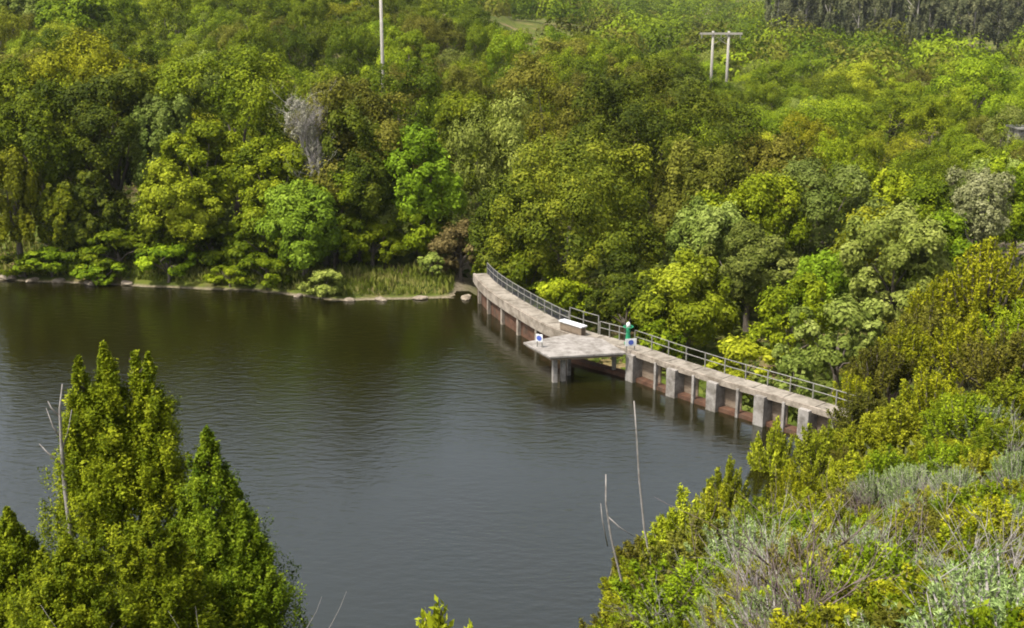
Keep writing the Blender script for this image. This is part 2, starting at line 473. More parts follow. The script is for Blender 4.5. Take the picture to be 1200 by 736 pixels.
S_BENCH0 = s_at_u(668, 0, DZ); S_BENCH1 = s_at_u(702, 0, DZ); S_GATE = s_at_u(740, 0, DZ)
railing(.3, S_BENCH0 - .1, 1.25, GALV, 'grey railing with dark bars along the curved length of the dam', mesh_mat=DARKSTEEL)
railing(S_BENCH0 + .05, S_BENCH1, 1.3, GALV, 'taller pale railing frame behind the white topped bench', h=1.45)
railing(S_BENCH1 + .15, S_GATE - .2, 1.0, GALV, 'short weathered railing between the white bench and the green valve stand')
railing(S_GATE + .35, FLEN - .3, 1.7, GALV, 'long pale two-rail railing along the straight length of the dam')

# lookout platform over the water
pl = [at(613, 401, DZ + .06)[:2], at(644, 418, DZ + .06)[:2], at(734, 413, DZ + .06)[:2], at(706, 397, DZ + .06)[:2], at(668, 391, DZ + .06)[:2]]
pc = np.mean(pl, axis=0)
plat = empty('platform', (pc[0], pc[1], 0), 'angular concrete platform jutting from the dam over the lake', 'platform')
q = [tuple(p - pc) for p in pl]
Acc().prism(q, DZ - .10, DZ + .06).build('platform_slab', PALECON, plat, bevel=.03)
qi = [(x * .94, y * .94) for x, y in q]
Acc().prism(qi, DZ - .28, DZ - .103).build('joist_frame', BOARD, plat)
for (u, v, w) in ((651, 421, .34), (661, 419.5, .34), (668, 413, .26), (722, 411, .26)):
    p = at(u, v, DZ)[:2] - pc
    Acc().box((p[0], p[1] + 1.5, (-3 + DZ - .29) / 2), (w, w, DZ - .29 + 3), .3).build('leg', PALECON, plat, bevel=.02)

# white topped bench in front of the taller railing
sb = (S_BENCH0 + S_BENCH1) / 2
bp_ = dam_pt(sb, 1.15, DZ); ba = dam_ang(sb)
bench = empty('bench', tuple(bp_), 'white topped bench box on the dam walkway', 'bench', rz=ba)
Acc().box((0, 0, .72), (2.5, .62, .12)).build('bench_top', WHITE, bench, bevel=.02)
for x in (-1.1, 0, 1.1):
    Acc().box((x, 0, .33), (.10, .50, .66)).build('leg', BOARD, bench)
Acc().box((0, -.08, .36), (2.3, .30, .58)).build('body', BOARD, bench)

# valve stand and the two blue and white notices
gp = dam_pt(S_GATE, .42, DZ)
valve = empty('valve_stand', tuple(gp), 'green valve stand with a pale cap beside the blue and white notice', 'valve stand')
a = Acc(); a.box((0, 0, .04), (.5, .5, .08)); a.tube([(0, 0, .08), (0, 0, .7), (0, 0, 1.25)], [.22, .17, .15], 10); a.build('pedestal', GREENPAINT, valve)
a = Acc(); a.tube([(.36 * math.cos(t), .36 * math.sin(t), 1.32) for t in np.linspace(0, 2 * math.pi, 17)], .035, 6, False)
a.tube([(-.36, 0, 1.32), (.36, 0, 1.32)], .025, 6); a.tube([(0, -.36, 1.32), (0, .36, 1.32)], .025, 6); a.build('handwheel', GREENPAINT, valve)
a = Acc(); a.tube([(0, 0, 1.25), (0, 0, 1.50), (0, 0, 1.62), (0, 0, 1.68)], [.15, .16, .12, .04], 10); a.build('cap', WHITE, valve, smooth=True)
def notice(u, v, off_z, w, h, yaw, disc, label):
    p = at(u, v, off_z)
    root = empty('notice_board', tuple(p), label, 'sign', 'blue and white notices on the dam', rz=yaw)
    Acc().box((0, 0, .42 + h / 2), (w, .05, h)).build('board', WHITE, root, bevel=.015)
    a = Acc()
    pts = [(disc * math.cos(t), disc * math.sin(t) * .9) for t in np.linspace(0, 2 * math.pi, 19)[:-1]]
    vs = [(x, -.028, .42 + h / 2 + y) for x, y in pts] + [(x, -.042, .42 + h / 2 + y) for x, y in pts]
    n = len(pts)
    a.add(vs, [tuple(range(n, 2 * n)), tuple(range(n))[::-1]] + [(i, (i + 1) % n, n + (i + 1) % n, n + i) for i in range(n)])
    a.build('blue_mark', BLUE, root)
    for x in (-w * .36, w * .36):
        Acc().box((x, .055, .30 + h * .2), (.06, .06, .60 + h * .4)).build('leg', GALV, root)
notice(739, 412, DZ, .86, .54, .25, .20, 'white notice with a blue mark on the walkway beside the green valve stand')
notice(632, 407, DZ + .06, .54, .56, -.5, .21, 'small white notice with a big blue mark on the platform corner')

# ------------------------------------------------------------------ trees
def rand_dirs(rs, n):
    return unit(rs.normal(size=(n, 3)))

def crown_arrays(seed, rx, ry, rz, nleaf, leaf, lobes=18, lobe_r=(.30, .46), top=.25, clumps=8, aspect=.62, flat=.0, spread=.72):
    """leaves set on clumps, clumps set on the lobes of an uneven crown; centred on the origin"""
    rs = np.random.RandomState(seed)
    k = np.arange(lobes) + .5
    ph = np.arccos(1 - 2 * k / lobes); th = math.pi * (1 + 5 ** .5) * k + rs.uniform(0, 6.28)
    D = np.stack([np.cos(th) * np.sin(ph), np.sin(th) * np.sin(ph), np.cos(ph)], 1) + rs.normal(size=(lobes, 3)) * .22
    D = unit(D)
    D[:, 2] = np.where(D[:, 2] < -.55, D[:, 2] * .5, D[:, 2])
    lr = rs.uniform(lobe_r[0] * .8, lobe_r[1] * 1.05, lobes)
    C = D * (spread * rs.uniform(.66, 1.16, (lobes, 1)))
    C[:, 2] += top * .25 * np.abs(rs.normal(size=lobes)) * (D[:, 2] > 0)
    C[0] *= .4; lr[0] = .52
    # clumps
    cd = unit(rand_dirs(rs, lobes * clumps) + np.repeat(D, clumps, 0) * .75 + np.array([0, 0, .25]))
    cl = np.repeat(lr, clumps)[:, None]
    CC = np.repeat(C, clumps, 0) + cd * cl * rs.uniform(.55, .95, (lobes * clumps, 1))
    cr = np.repeat(lr, clumps) * rs.uniform(.30, .58, lobes * clumps)
    wgt = cr ** 2; wgt /= wgt.sum()
    m = int(nleaf * 1.7)
    idx = rs.choice(len(CC), m, p=wgt)
    d = unit(rand_dirs(rs, m) + cd[idx] * .65 + np.array([0, 0, .22]))
    wide = np.where(rs.uniform(size=(m, 1)) < .05, rs.uniform(1.2, 1.9, (m, 1)), 1.0)
    P = CC[idx] + d * cr[idx][:, None] * wide * (rs.uniform(.5, 1.12, (m, 1)) ** .6 + np.where(rs.uniform(size=(m, 1)) < .06, rs.uniform(.1, .5, (m, 1)), 0))
    # leaves deep inside another lobe are never seen: leave them out
    keep = np.ones(m, bool)
    own = idx // clumps
    for j in range(lobes):
        q = np.linalg.norm(P - C[j], axis=1) / lr[j]
        keep &= ~((q < .70) & (own != j))
    P, d, idx = P[keep][:nleaf], d[keep][:nleaf], idx[keep][:nleaf]
    S = np.array([rx, ry, rz]); P = P * S
    m = len(P)
    nrm = unit(unit(d / S) * 1.0 + rand_dirs(rs, m) * .42 + np.array([0, 0, .25]))
    axis = rand_dirs(rs, m)
    L = leaf * np.exp(rs.normal(size=m) * .28)
    V, F = kites(P, axis, nrm, L, L * aspect)
    ctint = rs.uniform(.0, 1.0, len(CC)); ltint = np.repeat(rs.uniform(-.22, .22, lobes), clumps)
    tint = np.clip(.42 * ctint[idx] + .22 + ltint[idx] + rs.normal(size=m) * .17, 0, 1)
    return V, F, tint, C * S, lr

def trunk_acc(seed, base_h, C, r0, lean=(0, 0), limbs=7, n=7):
    """tapered trunk from the ground with limbs reaching into the lobes; base_h: height of the crown centre"""
    rs = np.random.RandomState(seed + 77)
    a = Acc()
    fork = base_h * rs.uniform(.42, .6)
    top = np.array([C[:, 0].mean() * .4 + lean[0], C[:, 1].mean() * .4 + lean[1], base_h])
    pts = [np.array([0, 0, -.5]), np.array([0, 0, .0]), np.array([rs.normal() * .12, rs.normal() * .12, fork * .5]), np.array([top[0] * .3, top[1] * .3, fork]), top * np.array([.7, .7, .8]), top]
    rad = [r0 * 1.5, r0 * 1.15, r0 * .9, r0 * .8, r0 * .5, r0 * .25]
    a.tube(pts, rad, n)
    for j in rs.permutation(len(C))[:limbs]:
        e = C[j] * .92 + np.array([lean[0], lean[1], base_h])
        s = np.array([top[0] * .3, top[1] * .3, fork * rs.uniform(.75, 1.05)])
        mid = s * .5 + e * .5 + np.array([rs.normal() * .3, rs.normal() * .3, .35])
        a.tube([s, s * .75 + mid * .25 + np.array([0, 0, .1]), mid, e], [r0 * .5, r0 * .42, r0 * .28, r0 * .08], 5)
    return a

def tree(seed, u, vtop, Y, wpx, spec, label, cb=.14, name='tree', cat='tree', group=None, lobes=24, leaf=.27, bark=None, nmax=34000, dens=1.0, depthr=.9, base_z=None, lobe_r=(.30, .46), ground=None, spread=.72, mat=None, clumps=8):
    ztop = zrow(vtop, Y)
    zc = depth(Y, ztop - 2)
    X = (u - 600) / FPX * zc
    g = gz(X, Y) if base_z is None else base_z
    H = max(ztop - g, 1.2)
    w = wpx * zc / FPX
    rz = H * (1 - cb) / 2; rx = w / 2 * 1.02
    base_h = H - rz
    root = empty(name, (X, Y, g), label, cat, group)
    area = 4 * math.pi * ((rx * rx) ** 1.6 / 3 + 2 * (rx * rz) ** 1.6 / 3) ** (1 / 1.6)
    nl = int(min(nmax, area * 2.9 * dens / (.5 * .62 * leaf * leaf)))
    V, F, t, C, lr = crown_arrays(seed, rx * .93, rx * depthr * .93, rz * .93, nl, leaf, lobes, lobe_r, spread=spread, clumps=clumps)
    V = V + np.array([0, 0, base_h])
    link('crown', quads_mesh('crown', V, F, t), mat or SPEC[spec][0], root)
    trunk_acc(seed, base_h, C, max(.10, min(.5, H * .022 + w * .012))).build('trunk', bark or BARK, root, smooth=True)
    return root

HERO = [  # u, top row, distance, width px, leaf kind, label, extra
    (12, 172, 114, 66, 'gold', 'small golden olive tree at the water edge where the far bank begins', dict(cb=.1)),
    (74, 216, 116, 66, 'oak', 'low dark green tree beside the golden tree on the bank', dict(cb=.12)),
    (40, 92, 131, 118, 'oak', 'big deep green oak behind the golden waterside tree', dict(cb=.26)),
    (128, 86, 134, 116, 'oak', 'deep green oak with bare lower trunks over the dark hollow in the bank', dict(cb=.36, mat='darkoak')),
    (92, 42, 152, 150, 'gold', 'broad golden olive oak rising behind the two dark bank oaks', dict()),
    (12, 60, 150, 110, 'oak', 'olive oak at the very edge above the golden waterside tree', dict()),
    (186, 108, 131, 76, 'grey', 'pale grey green tree between the dark oaks and the big fresh green oak', dict(cb=.3)),
    (172, 74, 146, 90, 'oak', 'dark oak just above the pale grey green tree', dict()),
    (272, 56, 146, 176, 'bright', 'very broad fresh green oak topping the bank above the yellow green willow', dict(lobes=24)),
    (234, 146, 124, 112, 'bright', 'round fresh green oak over the yellow green willow', dict(cb=.3)),
    (322, 158, 122, 104, 'bright', 'fresh green oak between the grey bare tree and the yellow green willow', dict(cb=.25)),
    (213, 196, 114, 104, 'yellow', 'yellow green willow with pale leaves leaning over the bank', dict(cb=.2, lobes=16)),
    (196, 284, 109.8, 84, 'bright', 'bright green bush overhanging the water below the yellow green willow', dict(cb=.02, name='bush', cat='bush')),
    (352, 216, 108.5, 104, 'bright', 'leafy mid green willow touching the water below the grey bare tree', dict(cb=.04, lobes=20, leaf=.29, mat='lime2')),
    (412, 86, 127, 148, 'brown', 'large dark olive brown oak between the grey bare tree and the lime tree', dict(cb=.2, lobes=22)),
    (418, 138, 119, 100, 'oak', 'dark rounded oak tucked below the olive brown oak', dict(cb=.2, mat='darkoak')),
    (490, 154, 115.5, 98, 'lime', 'vivid lime green tree standing alone in colour above the grassy bank', dict(cb=.25, leaf=.29)),
    (494, 232, 114.5, 70, 'bright', 'low green thicket at the foot of the lime green tree', dict(cb=.05)),
    (436, 250, 113.5, 84, 'bright', 'dense green bush on the grassy bank beside the mid green willow', dict(cb=.03, name='bush', cat='bush')),
    (540, 258, 112.0, 80, 'russet', 'reddish brown leafless thicket at the bank end of the dam', dict(cb=.0, name='bush', cat='bush', leaf=.26)),
    (668, 152, 108, 224, 'bright', 'huge spreading oak with lit yellow green clumps overhanging the dam railing', dict(cb=.0, lobes=26, nmax=52000, lobe_r=(.26, .40), mat='hero', clumps=7, leaf=.25)),
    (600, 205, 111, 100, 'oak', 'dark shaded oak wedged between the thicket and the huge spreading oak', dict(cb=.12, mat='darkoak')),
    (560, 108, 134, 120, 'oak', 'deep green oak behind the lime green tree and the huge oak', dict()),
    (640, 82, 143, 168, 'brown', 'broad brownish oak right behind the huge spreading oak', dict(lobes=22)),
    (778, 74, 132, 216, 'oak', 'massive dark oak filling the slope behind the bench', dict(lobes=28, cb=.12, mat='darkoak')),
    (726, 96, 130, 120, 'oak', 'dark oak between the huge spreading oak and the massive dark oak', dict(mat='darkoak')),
    (836, 150, 116, 120, 'brown', 'shaded brown olive oak at the side of the massive dark oak', dict(cb=.1)),
    (806, 300, 96, 112, 'yellow', 'rounded yellow green tree just downstream of the valve stand', dict(cb=.1)),
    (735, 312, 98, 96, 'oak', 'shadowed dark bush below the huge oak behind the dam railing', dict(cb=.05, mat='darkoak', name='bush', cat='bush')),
    (880, 268, 104, 116, 'grey', 'grey green willow in front of the shaded brown olive oak', dict(cb=.08)),
    (828, 232, 108, 90, 'grey', 'thin grey green willow above the rounded yellow green tree', dict(cb=.1)),
    (956, 186, 116, 156, 'grey', 'wide pale green tree with a smooth dome in the middle of the valley', dict(cb=.1, lobes=24)),
    (965, 288, 98, 74, 'lime', 'slim bright green tree behind the round grey green bush', dict(cb=.06)),
    (984, 344, 84, 118, 'grey', 'round grey green bush close to the end of the straight railing', dict(cb=.02, name='bush', cat='bush', leaf=.28)),
    (1052, 262, 92, 130, 'grey', 'large grey willow bush below the golden hillside shrubs', dict(cb=.04, lobes=20, leaf=.29)),
    (1152, 194, 112, 74, 'bare', 'half bare greyish tree with a white trunk above the golden hillside', dict(cb=.25, bark='pale', leaf=.24, dens=.55, mat='halfbare', lobes=26)),
    (1196, 190, 118, 76, 'bright', 'fresh green tree cut by the edge beside the half bare tree', dict(cb=.1)),
    (1084, 212, 114, 92, 'oak', 'deep green oak beside the half bare greyish tree', dict(cb=.1)),
    (1030, 196, 122, 84, 'bright', 'fresh green rounded tree between the wide pale dome and the half bare tree', dict(cb=.1)),
    (905, 150, 126, 100, 'brown', 'brownish tree above the wide pale dome', dict(cb=.1)),
    (930, 330, 92, 92, 'bright', 'green bush between the grey willow and the round grey green bush', dict(cb=.04, name='bush', cat='bush')),
    (870, 396, 86, 84, 'yellow', 'low yellow green scrub downstream of the straight railing', dict(cb=.02, name='bush', cat='bush', leaf=.3)),
    (925, 410, 81, 70, 'grey', 'low pale scrub by the middle of the straight railing', dict(cb=.02, name='bush', cat='bush', leaf=.3)),
    (770, 372, 92, 60, 'bright', 'small fresh bush peeping over the railing by the valve stand', dict(cb=.02, name='bush', cat='bush', leaf=.3)),
    (60, 286, 112.6, 80, 'bright', 'low fresh green bush on the bank below the dark hollow', dict(cb=.02, name='bush', cat='bush', leaf=.3)),
    (140, 274, 113.5, 90, 'oak', 'spreading dark bush under the bare lower trunks', dict(cb=.02, name='bush', cat='bush', leaf=.3)),
    (280, 270, 114.5, 74, 'oak', 'shady dark bush between the two waterside willows', dict(cb=.02, name='bush', cat='bush', leaf=.3)),
    (270, 312, 108.4, 56, 'bright', 'small green bush overhanging the waterline between the two willows', dict(cb=.02, name='bush', cat='bush', leaf=.25)),
    (378, 318, 104.8, 54, 'grey', 'small grey green bush dipping into the lake below the mid green willow', dict(cb=.02, name='bush', cat='bush', leaf=.25)),
    (312, 300, 107.5, 60, 'bright', 'small bright bush overhanging the waterline under the mid green willow', dict(cb=.02, name='bush', cat='bush', leaf=.25)),
    (118, 308, 110, 50, 'bright', 'little green bush leaning over the bank rocks', dict(cb=.02, name='bush', cat='bush', leaf=.25)),
    (622, 292, 105.5, 78, 'oak', 'dark bush behind the middle of the curved railing', dict(cb=.02, name='bush', cat='bush', leaf=.27)),
    (662, 316, 102, 74, 'bright', 'fresh green bush behind the curved railing near the bench', dict(cb=.02, name='bush', cat='bush', leaf=.27)),
    (590, 276, 110, 60, 'oak', 'dark bush behind the start of the curved railing', dict(cb=.02, name='bush', cat='bush', leaf=.27)),
    (30, 296, 112, 60, 'oak', 'dark low bush right under the golden waterside tree', dict(cb=.02, name='bush', cat='bush', leaf=.28)),
    (100, 292, 111.5, 70, 'bright', 'fresh green bush spilling to the water beside the low bank bush', dict(cb=.02, name='bush', cat='bush', leaf=.28)),
    (250, 262, 115, 90, 'bright', 'fresh green bush behind the bright overhanging bush', dict(cb=.02, name='bush', cat='bush', leaf=.28)),
    (310, 240, 114, 80, 'oak', 'deep green bush squeezed between the willow pair on the bank', dict(cb=.02, name='bush', cat='bush', leaf=.28)),
    (392, 262, 112.5, 62, 'bright', 'fresh green bush leaning on the mid green willow', dict(cb=.02, name='bush', cat='bush', leaf=.28)),
    (100, 205, 121, 90, 'oak', 'dark understorey tree inside the hollow of the bank', dict(cb=.05, mat='darkoak')),
    (190, 225, 117, 70, 'oak', 'deep green understorey tree at the edge of the dark hollow', dict(cb=.05)),
    (390, 200, 116, 80, 'bright', 'fresh green tree at the foot of the grey leafless tree', dict(cb=.06)),
    (880, 210, 112, 120, 'bright', 'fresh green tree between the shaded brown tree and the pale dome', dict(cb=.1)),
    (1100, 258, 104, 90, 'bright', 'fresh green tree behind the large grey willow bush', dict(cb=.06)),
    (1020, 246, 104, 84, 'yellow', 'yellow green tree above the round grey green bush', dict(cb=.06)),
    (506, 296, 109.5, 34, 'grey', 'little grey green bush on the grassy bank near the dam', dict(cb=.02, name='bush', cat='bush', leaf=.26)),
]
HMAT = {
    'halfbare': leaf_mat('sparse_greyish_leaves', (.110, .120, .042), (.210, .215, .090), (.340, .340, .180), hue=.0, val=.0),
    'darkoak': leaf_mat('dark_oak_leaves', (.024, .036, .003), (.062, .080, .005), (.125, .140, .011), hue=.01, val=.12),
    'lime2': leaf_mat('willow_leaves', (.062, .098, .006), (.140, .205, .012), (.240, .315, .030), hue=.01, val=.05),
    'hero': leaf_mat('spreading_oak_leaves', (.040, .058, .005), (.118, .142, .009), (.235, .245, .018), hue=.01, val=.05),
}
for i, (u, vt, Y, w, sp, lab, kw) in enumerate(HERO):
    kw = dict(kw)
    if kw.get('name') == 'bush': kw.update(lobes=11, spread=.84, dens=.75, lobe_r=(.22, .46))
    if u < 425 and Y > 112: Y = 111.5 + (Y - 111.5) * .40
    if kw.get('bark') == 'pale': kw['bark'] = PALEBARK
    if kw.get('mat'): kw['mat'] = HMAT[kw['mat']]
    tree(100 + i, u, vt, Y, w, sp, lab, **kw)

# grey leafless tree with a slanting pale trunk
def twig_acc(seed, h, spread, n0=5, levels=3, r0=.05, up=.9, sides=4, base=(0, 0, 0), kids=4):
    rs = random.Random(seed); a = Acc()
    def grow(p, d, ln, r, lev):
        pts = [p]; q = np.array(p, float); dd = np.array(d, float)
        for _ in range(4):
            dd = dd + np.array([rs.gauss(0, .12), rs.gauss(0, .12), rs.gauss(0, .05) + .03])
            dd /= np.linalg.norm(dd); q = q + dd * ln / 4; pts.append(q.copy())
        a.tube(pts, [r, r * .85, r * .7, r * .5, r * .25], sides)
        if lev > 0:
            for _ in range(kids):
                i = rs.randint(1, 4)
                nd = dd + np.array([rs.gauss(0, .55), rs.gauss(0, .55), rs.gauss(.1, .3)])
                nd /= np.linalg.norm(nd)
                grow(pts[i], nd, ln * rs.uniform(.4, .65), r * .5, lev - 1)
    for _ in range(n0):
        an = rs.uniform(0, 6.28); t = rs.uniform(.1, 1) * spread
        d = np.array([math.cos(an) * t, math.sin(an) * t, up]); d /= np.linalg.norm(d)
        grow(np.array(base) + np.array([math.cos(an), math.sin(an), 0]) * .04, d, h * rs.uniform(.6, 1.0), r0 * rs.uniform(.7, 1.1), levels)
    return a
def bare_tree():
    Y = 113.6
    zt = zrow(110, Y); X = (372 - 600) / FPX * depth(Y, 8); g = gz(X, Y)
    root = empty('tree', (X, Y, g), 'grey leafless tree with a slanting pale trunk among green oaks', 'tree')
    H = zt - g
    a = Acc(); a.tube([(0.6, 0, -.4), (.4, 0, H * .3), (-.2, 0, H * .55), (-.9, 0, H * .7)], [.34, .28, .22, .12], 7)
    a.tube([(-.2, 0, H * .5), (.3, .2, H * .62), (.2, .3, H * .75)], [.18, .14, .08], 6)
    a.build('trunk', PALEBARK, root, smooth=True)
    tw = Acc()
    for (x, y, z, h, sd) in ((-.9, 0, H * .66, H * .34, 5), (-1.3, .1, H * .70, H * .26, 6), (-.4, .2, H * .62, H * .30, 7), (.2, .3, H * .50, H * .26, 8), (.0, -.1, H * .44, H * .24, 9)):
        b = twig_acc(sd, h * .92, .36, 7, 3, .042, 1.0, 3, base=(x, y, z), kids=4); tw.add(b.v, b.f)
    tw.build('twigs', DEADWOOD, root)
    V, F, t, C, lr = crown_arrays(911, 1.7, 1.4, H * .15, 3600, .13, 22, (.14, .28), spread=.8)
    V2, F2, t2, C2, lr2 = crown_arrays(912, .9, 1.0, H * .15, 1800, .13, 14, (.16, .30), spread=.8)
    V = V + np.array([-1.3, 0, H * .84]); V2 = V2 + np.array([.1, .2, H * .60])
    link('crown', quads_mesh('crown', np.vstack([V, V2]), np.vstack([F, F2 + len(V)]), np.r_[t, t2]), SPEC['bare'][0], root)
bare_tree()

# ------------------------------------------------------------------ the wooded slopes: each tree placed by itself
rng = np.random.RandomState(11)
VARIANTS = {}
def variant(spec, k):
    key = (spec, k)
    if key not in VARIANTS:
        seed = 400 + k * 13
        V, F, t, C, lr = crown_arrays(seed, 1, 1, 1, 15000, .046, 13 + k % 3 * 5, (.30, .50), spread=.62)
        VARIANTS[key] = (quads_mesh('crown', V, F, t), trunk_acc(seed, 1.35, C, .09, limbs=5, n=6).mesh('trunk', True))
        VARIANTS[key][0].materials.append(SPEC[spec][0]); VARIANTS[key][1].materials.append(BARK)
    return VARIANTS[key]
taken = [tuple(o.location[:2]) + (5.0,) for o in list(COL.objects) if o.name.split('.')[0] == 'tree']
FIELD = (12.5, 424.0)
def px(x, y, z):
    zc = depth(y, z); yc = (y * math.sin(R(PITCH)) + (z - CAM_Z) * math.cos(R(PITCH)))
    return 600 + FPX * x / zc, 368 - FPX * yc / zc
fill = []
tries = 0
while tries < 60000 and len(fill) < 262:
    tries += 1
    Y = math.sqrt(rng.uniform(118 ** 2, 300 ** 2))
    u = rng.uniform(-40, 1240)
    X = (u - 600) / FPX * depth(Y, 5)
    if X < -4 and Y < 121: continue
    if u > 560 and Y < 122 and u < 860: continue
    mind = (6.0 + (Y - 118) * .030) * rng.choice([.8, 1.0, 1.45], p=[.3, .4, .3])
    if any((X - a) ** 2 + (Y - b) ** 2 < (max(mind, c) if Y < 165 else mind) ** 2 for a, b, c in taken): continue
    if abs(u - 448) < 10 and 150 < Y < 172: continue
    if abs(u - 845) < 16 and 250 < Y < 290: continue
    taken.append((X, Y, 0)); fill.append((X, Y, u, mind))
def zone(u):
    for lim, s in ((230, 'above the dark bank oaks'), (400, 'upslope of the grey leafless tree'), (545, 'around the tall white pole'), (720, 'below the pale meadow'), (900, 'around the twin utility poles'), (1060, 'below the brown gum grove'), (9999, 'below the small pale shed')):
        if u < lim: return s
def pick_spec(u, Y):
    if u < 330: w = dict(oak=3, bright=3.6, gold=1.0, brown=.8, grey=.6, yellow=.8)
    elif u < 800: w = dict(oak=3.2, bright=2.4, gold=.8, brown=2.2, grey=.6, yellow=.5)
    else: w = dict(oak=2.6, bright=4.4, gold=.4, brown=.7, grey=1.6, yellow=1.0)
    k = list(w); p = np.array([w[i] for i in k]); return k[rng.choice(len(k), p=p / p.sum())]
rows = []
for X, Y, u, mind in fill:
    sp = pick_spec(u, Y)
    H = rng.uniform(5.0, 9.0) * (mind / (6.0 + (Y - 118) * .030)) ** .6 * (1.0 if u > 800 else 1.15) + 1.2
    if Y > 220: H *= 1.1
    W = mind * rng.uniform(1.0, 1.25); H *= 1.15
    rows.append([X, Y, u, sp, H, W])
FORM = {0: 'low spreading', 1: 'rounded', 2: 'tall domed'}
keys = {}
for r in rows:
    X, Y, u, sp, H, W = r
    form = FORM[0 if H / W < .86 else (1 if H / W < 1.12 else 2)]
    band = 'in the first ranks' if Y < 160 else ('halfway back' if Y < 215 else 'far back')
    keys.setdefault((sp, form, zone(u), band), []).append(r)
ORD = ['nearest', 'second nearest', 'third nearest', 'fourth nearest', 'fifth nearest', 'sixth nearest', 'seventh nearest', 'eighth nearest']
for (sp, form, zn_, band), lst in keys.items():
    lst.sort(key=lambda r: r[1])
    for i, (X, Y, u, _, H, W) in enumerate(lst):
        suffix = '' if len(lst) == 1 else ', the ' + ORD[min(i, 7)]
        lab = f'{form} {SPEC[sp][1]} tree {band} {zn_}{suffix}'.replace('second nearest', 'second').replace('third nearest', 'third').replace('fourth nearest', 'fourth').replace('fifth nearest', 'fifth').replace('in the first ranks', 'in front')
        g = gz(X, Y)
        root = empty('tree', (X, Y, g), lab, 'tree', 'trees of the wooded slopes beyond the lake', rz=rng.uniform(0, 6.28))
        cm, tm = variant(sp, rng.randint(0, 6))
        c = link('crown', cm, None, root); rz = H * .46
        c.scale = (W / 2 * 1.05, W / 2 * rng.uniform(.9, 1.1), rz); c.location = (0, 0, H - rz)
        t = link('trunk', tm, None, root); t.scale = (W / 2, W / 2, (H - rz) / 1.35)

# far wood that reads as one mass
def far_wood():
    rs = np.random.RandomState(5)
    out = {k: [] for k in ('oak', 'bright', 'brown')}
    n = 0
    while n < 800:
        Y = math.sqrt(rs.uniform(285 ** 2, 900 ** 2)); u = rs.uniform(-60, 1260)
        X = (u - 600) / FPX * depth(Y, 8)
        if abs(X - FIELD[0]) < 15 and -85 < Y - FIELD[1] < 14: continue
        if u > 890 and 470 < Y < 560: continue
        g = gz(X, Y); n += 1
        q = rs.uniform(.6, 1.5); H = rs.uniform(8, 11) * q; W = rs.uniform(11, 15) * q
        m = 620
        d = rand_dirs(rs, m); d[:, 2] = np.abs(d[:, 2]) * 1.1 - .25; d = unit(d)
        lump = 1 + .22 * np.sin(d[:, 0] * 5 + n) * np.sin(d[:, 1] * 5 + n * 1.7) + rs.normal(size=m) * .06
        P = d * lump[:, None] * np.array([W / 2, W / 2, H * .55]) + np.array([X, Y, g + H * .45])
        nrm = unit(d + rand_dirs(rs, m) * .6)
        V, F = kites(P, rand_dirs(rs, m), nrm, rs.uniform(.8, 1.5, m), rs.uniform(.5, 1.0, m))
        k = rs.choice(['oak', 'bright', 'brown'], p=[.4, .35, .25])
        out[k].append((V, np.clip(rs.uniform(.05, .66) + rs.normal(size=m) * .13, 0, 1)))
    for k, lst in out.items():
        V = np.vstack([a for a, b in lst]); t = np.concatenate([b for a, b in lst])
        o = link('far_woodland', quads_mesh('far_woodland', V, np.arange(len(V)).reshape(-1, 4), t), SPEC[k][0])
        tag(o, {'oak': 'mass of dark green treetops fading into the distance', 'bright': 'mass of fresh green treetops scattered through the distance', 'brown': 'mass of brownish treetops scattered through the distance'}[k], 'woodland', 'distant woodland', 'stuff')
far_wood()

# the brown gum grove on the skyline
def grove():
    rs = np.random.RandomState(21)
    vs = []
    for k in range(4):
        V, F, t, C, lr = crown_arrays(700 + k, 4.8, 4.8, 14.5, 9000, .75, 34, (.16, .28), aspect=.5, spread=.80)
        tm = Acc(); tm.tube([(0, 0, -.02), (.01, 0, .4), (.02, .01, .95)], [.016, .012, .004], 6)
        for j in range(5): tm.tube([(.01, 0, .35 + j * .1), (rs.normal() * .08, rs.normal() * .08, .55 + j * .08)], [.008, .003], 4)
        cm = quads_mesh('crown', V, F, t); cm.materials.append(SPEC['euc'][0])
        tm = tm.mesh('trunk', True); tm.materials.append(PALEBARK)
        vs.append((cm, tm))
    rowlab = ('front row', 'back row')
    i = 0
    us = [list(np.linspace(908, 1204, 19)), list(np.linspace(916, 1210, 15))]
    for r, lst in enumerate(us):
        for j, u in enumerate(lst):
            Y = (494 if r == 0 else 522) + rs.uniform(-14, 10)
            u = u + rs.uniform(-4, 4)
            X = (u - 600) / FPX * depth(Y, 5); g = gz(X, Y)
            H = rs.uniform(20, 34); W = rs.uniform(8.5, 13.5)
            lab = f'tall brownish gum tree in the {rowlab[r]} of the grove on the skyline'
            root = empty('gum_tree', (X, Y, g), lab, 'tree', f'gum trees in the {rowlab[r]} of the grove', rz=rs.uniform(0, 6.28))
            cm, tm = vs[rs.randint(0, 4)]
            c = link('crown', cm, None, root); c.scale = (W / 9.6, W / 9.6, H / 29.0); c.location = (0, 0, H * .50)
            t = link('trunk', tm, None, root); t.scale = (H * 1.0, H * 1.0, H)
    # two pale trunked trees on the left skyline
    for u, vt, Y, w, lab in ((31, -12, 236, 64, 'tall tree with a long pale trunk on the skyline above the dark bank oaks'), (118, -14, 246, 60, 'tall tree with a forked pale trunk on the skyline next to a bright crown')):
        tree(760 + u, u, vt, Y, w, 'grey', lab, cb=.45, bark=PALEBARK, leaf=.5)
    tree(790, 84, -2, 225, 96, 'bright', 'bright green crown on the skyline between two pale trunked trees', cb=.1, leaf=.5)
grove()

